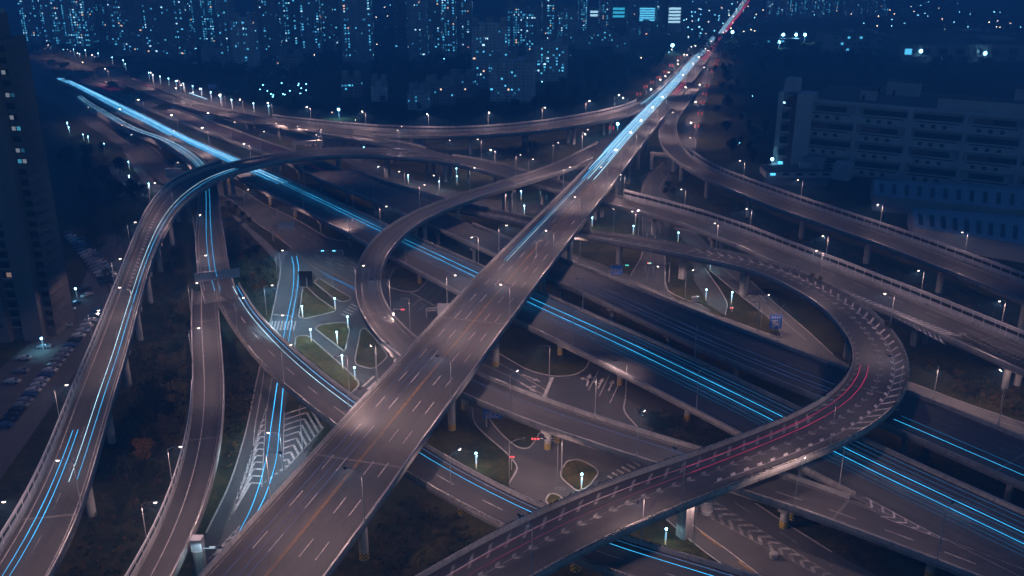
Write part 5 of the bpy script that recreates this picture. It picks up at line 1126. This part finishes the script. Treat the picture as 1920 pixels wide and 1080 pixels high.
# ---------------------------------------------------------------- trees
def make_tree(h, cr, leaf, n, size, lobes, seed, bare=.0):
    rr = random.Random(seed); root = empty('tree'); b = MB(); b.tube([(0, 0, 0), (.1, .05, h*.25), (0, .1, h*.5)], .22, BARK, n=6, r2=.13)
    cs = []
    for k in range(lobes):
        a = 2*math.pi*k/lobes+rr.uniform(-.4, .4); q = rr.uniform(.25, .62)*cr; z = h*rr.uniform(.5, .88); c = Vector((q*math.cos(a), q*math.sin(a), z)); cs.append(c)
        b.tube([(0, .05, h*rr.uniform(.3, .45)), c*.6+Vector((0, 0, h*.22)), c], .09, BARK, n=4, r2=.03)
    b.build('trunk', root); b = MB()
    for c in cs: b.leafball(c, (cr*rr.uniform(.38, .58), cr*rr.uniform(.38, .58), h*rr.uniform(.12, .2)), n//lobes, size, leaf, rr=rr)
    b.leafball((0, 0, h*.8), (cr*.45, cr*.45, h*.18), n//lobes, size, leaf, rr=rr); b.build('crown', root); return root
PROTO = {'round': lambda s: make_tree(7.5, 4.6, LEAF, 900, .30, 8, s), 'dark': lambda s: make_tree(10, 3.6, LEAF_D, 700, .34, 7, s), 'slim': lambda s: make_tree(11, 2.2, LEAF_D, 420, .30, 6, s), 'autumn': lambda s: make_tree(8, 3.4, LEAF_O, 800, .22, 8, s), 'bare': lambda s: make_tree(9, 3.0, LEAF_O, 160, .16, 9, s)}
PT = {}
def tree(kind, p, label, group, s=1.0, name='tree'):
    v = rnd.randint(0, 1); k = (kind, v)
    if k not in PT: o = PT[k] = PROTO[kind](31+7*v+len(kind))
    else: o = copy_tree(PT[k])
    o.location = p; o.rotation_euler = (0, 0, rnd.uniform(0, 6.28)); f = s*rnd.uniform(.85, 1.15); o.scale = (f, f, f*rnd.uniform(.9, 1.1)); tag(o, label, 'tree', group); return o
for i, (px, py, s) in enumerate([(300,214,1.0),(313,215,1.0),(266,199,1.25),(241,187,1.3),(213,174,1.2),(172,154,1.2),(153,149,1.2),(122,134,1.2),(100,130,1.2),(185,126,1.1),(130,158,1.1),(118,153,1.1),(106,148,1.1)]):
    tree('round', P(px, py, 0), '%s round dark tree from the arching ramp on the upper-left median' % ordw(i) if i < 9 else ('round tree alone beside the far local road' if i == 9 else '%s round tree hugging the streak-filled carriageway at upper left' % ordw(i-10)), 'round median trees at the upper left', s)
tree('autumn', P(270, 880, 0), 'brown-leaved tree standing in the dark strip between the two lower-left ramps', None, 1.1); tree('autumn', P(436, 408, 0), 'small orange tree catching lamp light beside the exit ramp', None, .55)
for i, (px, py) in enumerate([(430,392),(443,396),(468,420),(455,412)]): tree('dark', P(px, py, 0), '%s small bush-like tree on the verge beside the exit ramp' % ordw(i), 'bushy trees on the exit ramp verge', .42)
for i, (px, py) in enumerate([(1252,358),(1247,370),(1262,372)]): tree('dark', P(px, py, 0), '%s young conifer where the frontage road meets the outermost ramp' % ordw(i), 'young conifers under the outermost ramp', .6)
def scatter(kinds, poly, n, label, group, s=1.0, avoid=True, zmin=None):
    xs = [q[0] for q in poly]; ys = [q[1] for q in poly]; k = 0; tries = 0
    W_ = [P(x, y, 0) for x, y in poly]; x0, x1, y0, y1 = min(p.x for p in W_), max(p.x for p in W_), min(p.y for p in W_), max(p.y for p in W_)
    while k < n and tries < n*60:
        tries += 1; p = Vector((rnd.uniform(x0, x1), rnd.uniform(y0, y1), 0)); ins = False; j = len(W_)-1
        for i in range(len(W_)):
            a, c = W_[i], W_[j]
            if (a.y > p.y) != (c.y > p.y) and p.x < (c.x-a.x)*(p.y-a.y)/(c.y-a.y)+a.x: ins = not ins
            j = i
        if not ins: continue
        if avoid and any(r.inside(p, 3.5)[0] for r in ROADS.values()): continue
        tree(kinds[k % len(kinds)], p, label, group, s); k += 1
scatter(['dark', 'slim', 'dark'], [(118,262),(150,255),(240,330),(292,388),(256,430),(232,500),(205,560),(190,520),(150,420),(118,330)], 42, 'dark tree in the unlit grove left of the arching ramp', 'trees of the grove left of the arching ramp')
scatter(['bare', 'dark'], [(250,640),(310,470),(345,440),(352,620),(345,800),(300,920),(240,1080),(130,1080),(190,940)], 30, 'thin tree in the dark strip between the two lower-left ramps', 'thin trees between the lower-left ramps', .8)
scatter(['bare', 'autumn', 'dark'], [(424,410),(436,415),(515,505),(516,545),(505,580),(480,560),(440,490)], 16, 'reddish bare tree on the verge between exit ramp and slip road', 'bare trees on the verge by the slip road', .55)
scatter(['dark', 'slim', 'bare'], [(520,204),(700,224),(880,230),(1090,206),(1180,180),(1240,118),(1150,110),(1000,200),(880,212),(760,210),(640,196),(420,150),(260,136),(330,158),(430,192)], 92, 'tree of the unlit park beyond the slim far ramp', 'trees of the park beyond the slim far ramp', 1.05)
scatter(['dark', 'slim'], [(1350,100),(1420,118),(1442,150),(1440,290),(1420,330),(1340,300),(1318,262),(1330,180)], 42, 'tree of the dark grove between the frontage road and the factory', 'trees of the grove beside the factory', 1.0)
scatter(['dark'], [(1420,112),(1900,124),(1920,135),(1460,150)], 18, 'tree in the dark belt behind the factory roof', 'trees of the belt behind the factory', 1.1)
scatter(['bare', 'slim'], [(760,270),(900,268),(1060,262),(1090,275),(1000,310),(930,300),(860,275)], 14, 'bare tree in the dark pocket behind the link ramp', 'bare trees behind the link ramp', .8)
scatter(['bare'], [(1330,400),(1500,430),(1700,520),(1900,600),(1900,640),(1600,520),(1400,440)], 14, 'bare shrub tree in the dark strip between the two right-hand ramps', 'bare trees between the right-hand ramps', .6)
scatter(['dark', 'bare'], [(1720,680),(1780,700),(1900,770),(1830,745)], 8, 'low shrub tree beside the service road at the right edge', 'shrub trees beside the service road', .35)
scatter(['dark'], [(1200,770),(1300,790),(1340,830),(1230,820)], 10, 'low dark tree in the pocket between the loop ramp and the carriageway', 'low trees between loop ramp and carriageway', .5)
# the far wood reads as one mass: one object
fw = MB(); rr = random.Random(3)
for (xa, xb, ya, yb, n) in ((700, 1240, 112, 150, 300), (240, 660, 118, 150, 220), (1380, 1900, 84, 122, 260), (1290, 1460, 70, 110, 120), (40, 260, 84, 104, 60)):
    for _ in range(n):
        p = P(rr.uniform(xa, xb), rr.uniform(ya, yb), 0); h = rr.uniform(5, 9); fw.leafball((p.x, p.y, h*.6), (h*.55, h*.55, h*.5), 36, 1.0, LEAF_D, rr=rr)
tag(fw.build('far_wood'), 'dark far-off woods at the foot of the towers', 'woods', None, 'stuff')

# rough undergrowth in the dark strips: nobody could count it
ug = MB(); rr = random.Random(9)
for poly, n in (([(250,640),(318,470),(345,440),(352,620),(345,800),(300,920),(225,1080),(125,1080),(190,940)], 900), ([(424,410),(436,415),(515,505),(516,545),(503,600),(480,570),(440,490)], 260), ([(118,262),(150,255),(240,330),(288,380),(256,430),(232,500),(205,560),(190,520),(150,420),(118,330)], 600),
                ([(1330,400),(1500,430),(1700,520),(1900,600),(1900,650),(1600,520),(1400,440)], 420), ([(1700,670),(1780,690),(1920,740),(1920,785),(1800,745)], 260), ([(430,640),(470,700),(480,740),(455,810),(425,900),(425,760)], 220), ([(700,1000),(760,930),(900,1000),(820,1075),(700,1075)], 160), ([(1190,760),(1300,780),(1390,830),(1330,850),(1220,820)], 200), ([(1210,300),(1290,300),(1420,380),(1400,420),(1280,360)], 260)):
    W_ = [P(x, y, 0) for x, y in poly]; x0, x1, y0, y1 = min(p.x for p in W_), max(p.x for p in W_), min(p.y for p in W_), max(p.y for p in W_); k = 0
    while k < n:
        p = Vector((rr.uniform(x0, x1), rr.uniform(y0, y1), 0)); ins = False; j = len(W_)-1
        for i in range(len(W_)):
            a, c = W_[i], W_[j]
            if (a.y > p.y) != (c.y > p.y) and p.x < (c.x-a.x)*(p.y-a.y)/(c.y-a.y)+a.x: ins = not ins
            j = i
        if ins: h = rr.uniform(.4, 1.5); ug.leafball((p.x, p.y, h*.5), (h, h, h*.6), 16, .22, (LEAF, LEAF_D, LEAF_O, LEAF)[k % 4], rr=rr); k += 1
        elif rr.random() < .001: k += 1
tag(ug.build('undergrowth'), 'rough brown-green undergrowth in the dark strips between the ramps', 'undergrowth', None, 'stuff')

# ---------------------------------------------------------------- parked cars
CARCOL = [mat('white_car_paint', (.40, .41, .43), .25, spec=.5), mat('silver_car_paint', (.30, .31, .33), .25, metal=.4), mat('black_car_paint', (.02, .02, .025), .2, spec=.5), mat('blue_car_paint', (.04, .08, .18), .25, spec=.5)]
TYRE = mat('tyre', (.015, .015, .015), .9)
def make_car(m):
    root = empty('parked_car'); b = MB()
    prof = [(-2.2, .35), (-2.25, .75), (-2.0, .92), (-1.25, .98), (-.75, 1.42), (.75, 1.45), (1.55, 1.0), (2.2, .9), (2.28, .6), (2.2, .35)]
    rings = []
    for y, f in ((-.86, .0), (-.82, .5), (-.66, 1.0), (.66, 1.0), (.82, .5), (.86, .0)):
        rings.append([(x*(.97+.03*f), y, z if z < 1.0 else 1.0+(z-1.0)*f) for x, z in prof])
    b.grid(rings, m, closed=True, caps=True); b.build('body', root, smooth=False)
    b = MB(); b.face([(-1.27, -.62, 1.02), (-.80, -.58, 1.41), (-.80, .58, 1.41), (-1.27, .62, 1.02)][::-1], PANE_D); b.face([(.80, -.58, 1.45), (1.56, -.62, 1.03), (1.56, .62, 1.03), (.80, .58, 1.45)], PANE_D)
    for s in (-1, 1): b.face([(-1.1, s*.80, 1.03), (-.72, s*.70, 1.36), (.74, s*.70, 1.38), (1.4, s*.80, 1.03)], PANE_D)
    b.build('window_glass', root)
    for x in (-1.35, 1.35):
        for s in (-1, 1): b = MB(); b.tube([(x, s*.70, .32), (x, s*.89, .32)], .32, TYRE, n=10); b.build('wheel', root)
    return root
cars = [make_car(m) for m in CARCOL]; used = set()
def park(px, py, ang, label, group):
    k = rnd.choice((0, 0, 1, 1, 2, 3)); o = cars[k] if k not in used else copy_tree(cars[k]); used.add(k); p = P(px, py, .03); o.location = p; o.rotation_euler = (0, 0, ang); tag(o, '%s %s' % (('white', 'silver', 'black', 'blue')[k], label), 'car', group)
def row(a, c, n, ang, where, group):
    for i in range(n): t = i/(n-1); park(a[0]+(c[0]-a[0])*t, a[1]+(c[1]-a[1])*t, ang+rnd.uniform(-.05, .05), 'parked car, %s from the far end of %s' % (ordw(i), where), group)
row((128,440), (200,530), 18, R(10), 'the dense row beside the grove', 'cars parked beside the grove'); row((150,452), (212,520), 14, R(10), 'the second row beside the grove', 'cars parked in the second row beside the grove')
row((186,585), (10,800), 24, R(-5), 'the long row below the arching ramp', 'cars parked in the long row below the arching ramp')
for i, (px, py, a) in enumerate([(160,545,60),(163,556,60),(130,583,20),(124,613,20),(83,652,10),(46,674,0),(40,698,0),(24,718,0),(140,572,50)]): park(px, py, R(a), 'parked car, %s one along the inner edge of the car park lane' % ordw(i), 'cars along the inner edge of the car park lane')
for k in range(4):
    if k not in used: bpy.data.objects.remove(cars[k])

# concrete portal frames straddling the ground roads
def portal(a, c, h, label):
    p, q = P(*a, 0), P(*c, 0); m = (p+q)/2; d = q-p; L = d.length; root = empty('portal_frame', m, math.atan2(d.y, d.x)); tag(root, label, 'portal frame', 'concrete portal frames over the ground roads')
    for s in (-1, 1): b = MB(); b.box((s*L/2, 0, h/2), (1.8, 2.0, h), CONC); b.build('column', root)
    b = MB(); b.box((0, 0, h+.9), (L+2.2, 2.2, 1.8), CONC); b.build('crossbeam', root)
portal((553, 292), (601, 289), 6.5, 'pale concrete portal frame over the ground road below the slim far ramp'); portal((1222, 318), (1262, 322), 8.0, 'concrete portal frame beneath the start of the outermost ramp')

# ---------------------------------------------------------------- signs and signals
BLUE = mat('sign_blue_glow', (.02, .10, .42), .5, emit=(.02, .14, .5), estr=.03)  # faint glow added to the sign colour; the signs hold no lamp
def at_h(px, py, base):
    d = FWD+Vector(((px-960)/FPX, 0, 0))+UP*((540-py)/FPX); t = base.y/d.y; return Vector((d.x*t, base.y, CAM_H+d.z*t))
def billboard(px, py, base, w_, h_, arm, label, m=WHITE, cat='billboard', rz=0):
    """panel on a cantilever arm from a mast"""
    bs = P(*base, 0); c = at_h(px, py, bs); root = empty('cantilever_sign', bs); tag(root, label, cat); loc = c-bs
    b = MB(); b.cyl((0, 0), .22, 0, loc.z+.4, STEEL, n=8); b.build('mast', root); b = MB()
    for z in (loc.z-.5, loc.z+.5): b.tube([(0, 0, z), (loc.x, 0, z)], .09, STEEL, n=5)
    for k in range(4): b.tube([(loc.x*k/4, 0, loc.z-.5), (loc.x*(k+1)/4, 0, loc.z+.5)], .05, STEEL, n=4)
    b.build('truss_arm', root); b = MB(); b.box((loc.x, .2, loc.z), (w_, .16, h_), m); b.build('panel', root); return root, loc
billboard(537, 424, (513,453), 6.5, 3.6, 1, 'white sign back on a lattice arm over the wide ground road')
billboard(325, 325, (318,344), 8, 4.8, 1, 'white billboard back beside the exit ramp above the wide ground road')
billboard(838, 580, (800,596), 6.5, 4.2, 1, 'white sign back tucked against the left parapet of the central flyover')
r_, lc = billboard(573, 523, (576,540), 5.0, 6.0, 1, 'dark electronic message board at the tip of the shark-fin island', DARKSTEEL, 'message board')
r_, lc = billboard(1455, 604, (1448,620), 3.9, 4.9, 1, 'tall blue direction sign with white lines and an arrow by the pale slip road', BLUE, 'road sign')
b = MB()
for z, n in ((1.9, 4), (.5, 3)):
    for k in range(n): b.box((lc.x-1.26+k*.84, .07, lc.z+z*.86), (.52, .05, .62), WHITE)
b.tube([(lc.x-.9, .08, lc.z-1.8), (lc.x+.8, .08, lc.z-.7)], .16, WHITE, n=4); b.box((lc.x+.4, .08, lc.z-.6), (1.1, .06, .3), WHITE); b.box((lc.x+.85, .08, lc.z-1.05), (.3, .06, 1.1), WHITE); b.build('sign_lettering', r_)
def blue_sign(px, py, base, w_, h_, label, n=4):
    r, l = billboard(px, py, base, w_, h_, 1, label, BLUE, 'road sign'); b = MB()
    for k in range(n):
        x = l.x-w_*.36+k*w_*.72/(n-1); b.box((x, .07, l.z+h_*.14), (w_*.11, .05, h_*.09), WHITE); b.box((x, .07, l.z+h_*.0), (w_*.04, .05, h_*.42), WHITE); b.box((x, .07, l.z-h_*.04), (w_*.13, .05, h_*.08), WHITE)
    b.box((l.x, .07, l.z-h_*.34), (w_*.6, .05, h_*.08), WHITE); b.build('sign_lettering', r)
blue_sign(924, 776, (912,800), 5.2, 2.9, 'small blue road sign with four white characters under the loop ramp edge')
blue_sign(1156, 507, (1142,522), 4.6, 3.4, 'blue lane sign on an arm beside the service road')
blue_sign(398, 162, (393,176), 6, 4, 'small blue sign above the upper-left park edge')
blue_sign(785, 266, (778,281), 7, 5, 'blue sign back beside the link ramp')
# gantry over the fork
jr = ROADS['EXIT']; xq = X('EXIT', 395, 556); pL, pR = jr.pt(xq, -.2, 0, 'L'), jr.pt(xq, -.2, 0, 'R'); root = empty('sign_gantry', (pL+pR)/2); tag(root, 'dark sign gantry facing away over the fork of the exit ramp', 'sign gantry')
root['_abs'] = list(root.location); b = MB(); mp = jr.pt(xq, 0, 0, 'C'); 
b.tube([mp, mp+Vector((0, 0, 7.5))], .25, STEEL, n=8); b.build('post', root)
b = MB(); uu = (pL-pR).normalized()
for z in (6.2, 7.6): b.tube([mp-uu*7+Vector((0, 0, z)), mp+uu*7+Vector((0, 0, z))], .12, DARKSTEEL, n=5)
b.build('crossbeam', root)
for s in (-1, 1): b = MB(); b.box(mp+uu*(s*4.0)+Vector((0, -.3, 7.0)), (7.0, .3, 3.2), PANEL, rz=math.atan2(uu.y, uu.x)); b.build('sign_panel', root)
SIG = {'cyan': mat('signal_cyan', (0, 0, 0), .9, emit=(.15, .75, 1.0), estr=4), 'red': mat('signal_red', (0, 0, 0), .9, emit=(1.0, .10, .12), estr=2.2), 'green': mat('signal_green', (0, 0, 0), .9, emit=(.1, .9, .7), estr=2.2)}
def signal(base, armpx, heads, label):
    bs = P(*base, 0); root = empty('traffic_signal', bs); tag(root, label, 'traffic signal', 'traffic signals of the ground junctions'); h = 6.5
    end = at_h(*armpx, bs)-bs; b = MB(); b.cyl((0, 0), .16, 0, end.z+.3, STEEL, n=7); b.build('pole', root); b = MB(); b.tube([(0, 0, end.z), (end.x, 0, end.z)], .08, STEEL, n=5); b.build('arm', root)
    for f, c in heads:
        x = end.x*f; b = MB(); b.box((x, 0, end.z), (1.3, .35, .5), DARKSTEEL); hd = b.build('signal_head', root); b = MB(); glow_ball(b, (x-.35, -.2, end.z), .26, SIG[c]); glow_ball(b, (x+.35, -.2, end.z), .26, SIG[c]); b.build('lens', hd)
signal((643,478), (592,470), ((.75, 'cyan'), (.32, 'cyan')), 'long-armed signal with two bright cyan lamp pairs over the wide ground road')
signal((1053,893), (1000,822), ((.98, 'red'), (.88, 'red')), 'signal arm reaching left with red lamps under the loop ramp')
signal((959,880), (961,856), ((.5, 'red'),), 'short signal post at the kerb beside the path mouth')
signal((1254,530), (1214,493), ((.95, 'red'), (.9, 'green')), 'signal over the junction under the curved ramp showing red and green')
signal((1145,522), (1176,497), ((.98, 'green'),), 'signal arm showing green beside the service road')
signal((738,590), (756,580), ((.95, 'red'),), 'signal with a short arm inside the loop ramp')
signal((1172,752), (1145,760), ((.6, 'red'),), 'unlit-looking signal arm right of the loop ramp junction')
signal((1372,585), (1370,577), ((.4, 'red'),), 'low red and blue signal box between the slip roads')
# control cabinet and striped column at the foot of the narrow ramp
p = P(378, 1075, 0); root = empty('camera_column', p); tag(root, 'pale column topped by a white equipment box beside the foot of the narrow ramp', 'equipment column')
b = MB(); b.cyl((0, 0), 1.3, 0, 6.0, CONC, n=18); b.build('column', root); b = MB(); b.box((0, 0, 7.4), (2.2, 2.0, 2.8), WHITE); bx = b.build('equipment_box', root); b = MB(); b.box((0, -1.03, 7.4), (1.5, .06, 2.2), PANEL); b.build('box_door', bx)
b = MB(); b.tube([(1.0, 0, 6.2), (4.5, -.6, 6.6)], .12, WHITE, n=6); b.box((3.2, -.7, 6.9), (1.2, .4, .4), WHITE); b.box((4.6, -.6, 6.9), (.9, .4, .4), DARKSTEEL); b.build('camera_arm', root)
spot('column_light', root, (1.5, -3.5, 9), 900, (.6, .85, 1.0), 150, wide=False)
def barrel(px, label, s=1.0):
    p = P(*px, 0); root = empty('crash_cushion', p); tag(root, label, 'crash cushion'); b = MB(); b.cyl((0, 0), 1.3*s, 0, 1.6*s, CONC, n=16); b.build('drum', root); b = MB(); b.cyl((0, 0), 1.36*s, .9*s, 1.2*s, PAINT, n=16); b.build('band', root)
barrel((1325, 962), 'large pale drum at the nose of the chevrons in the lower right'); barrel((1450, 1045), 'small pale drum further down the chevrons in the lower right', .7)
for i, (px, py) in enumerate([(1300,566),(1307,565)]):
    p = P(px, py, 0); root = empty('utility_cabinet', p); tag(root, '%s grey utility cabinet on the grass under the curved ramp' % ('left' if i == 0 else 'right'), 'utility cabinet'); b = MB(); b.box((0, 0, .9), (1.1, .8, 1.8), KERB); b.build('body', root); b = MB(); b.box((0, 0, 1.86), (1.25, .95, .12), PANEL); b.build('lid', root)
# ---------------------------------------------------------------- blue haze added round the whole scene to tint the darks navy
hb = MB(); hb.box((0, 5600, 97), (16000, 12400, 200), STEEL)
hz = hb.build('haze'); hz.data.materials.clear(); hm = bpy.data.materials.new('haze_air'); hm.use_nodes = True; t = hm.node_tree; t.nodes.clear()
pv = t.nodes.new('ShaderNodeVolumePrincipled'); pv.inputs['Color'].default_value = (.22, .56, .95, 1); pv.inputs['Density'].default_value = HAZE_DENSITY; pv.inputs['Anisotropy'].default_value = .15
mo = t.nodes.new('ShaderNodeOutputMaterial'); t.links.new(pv.outputs[0], mo.inputs['Volume']); hz.data.materials.append(hm); tag(hz, kind='stuff')
for o in bpy.data.objects:
    if '_abs' in o: del o['_abs']
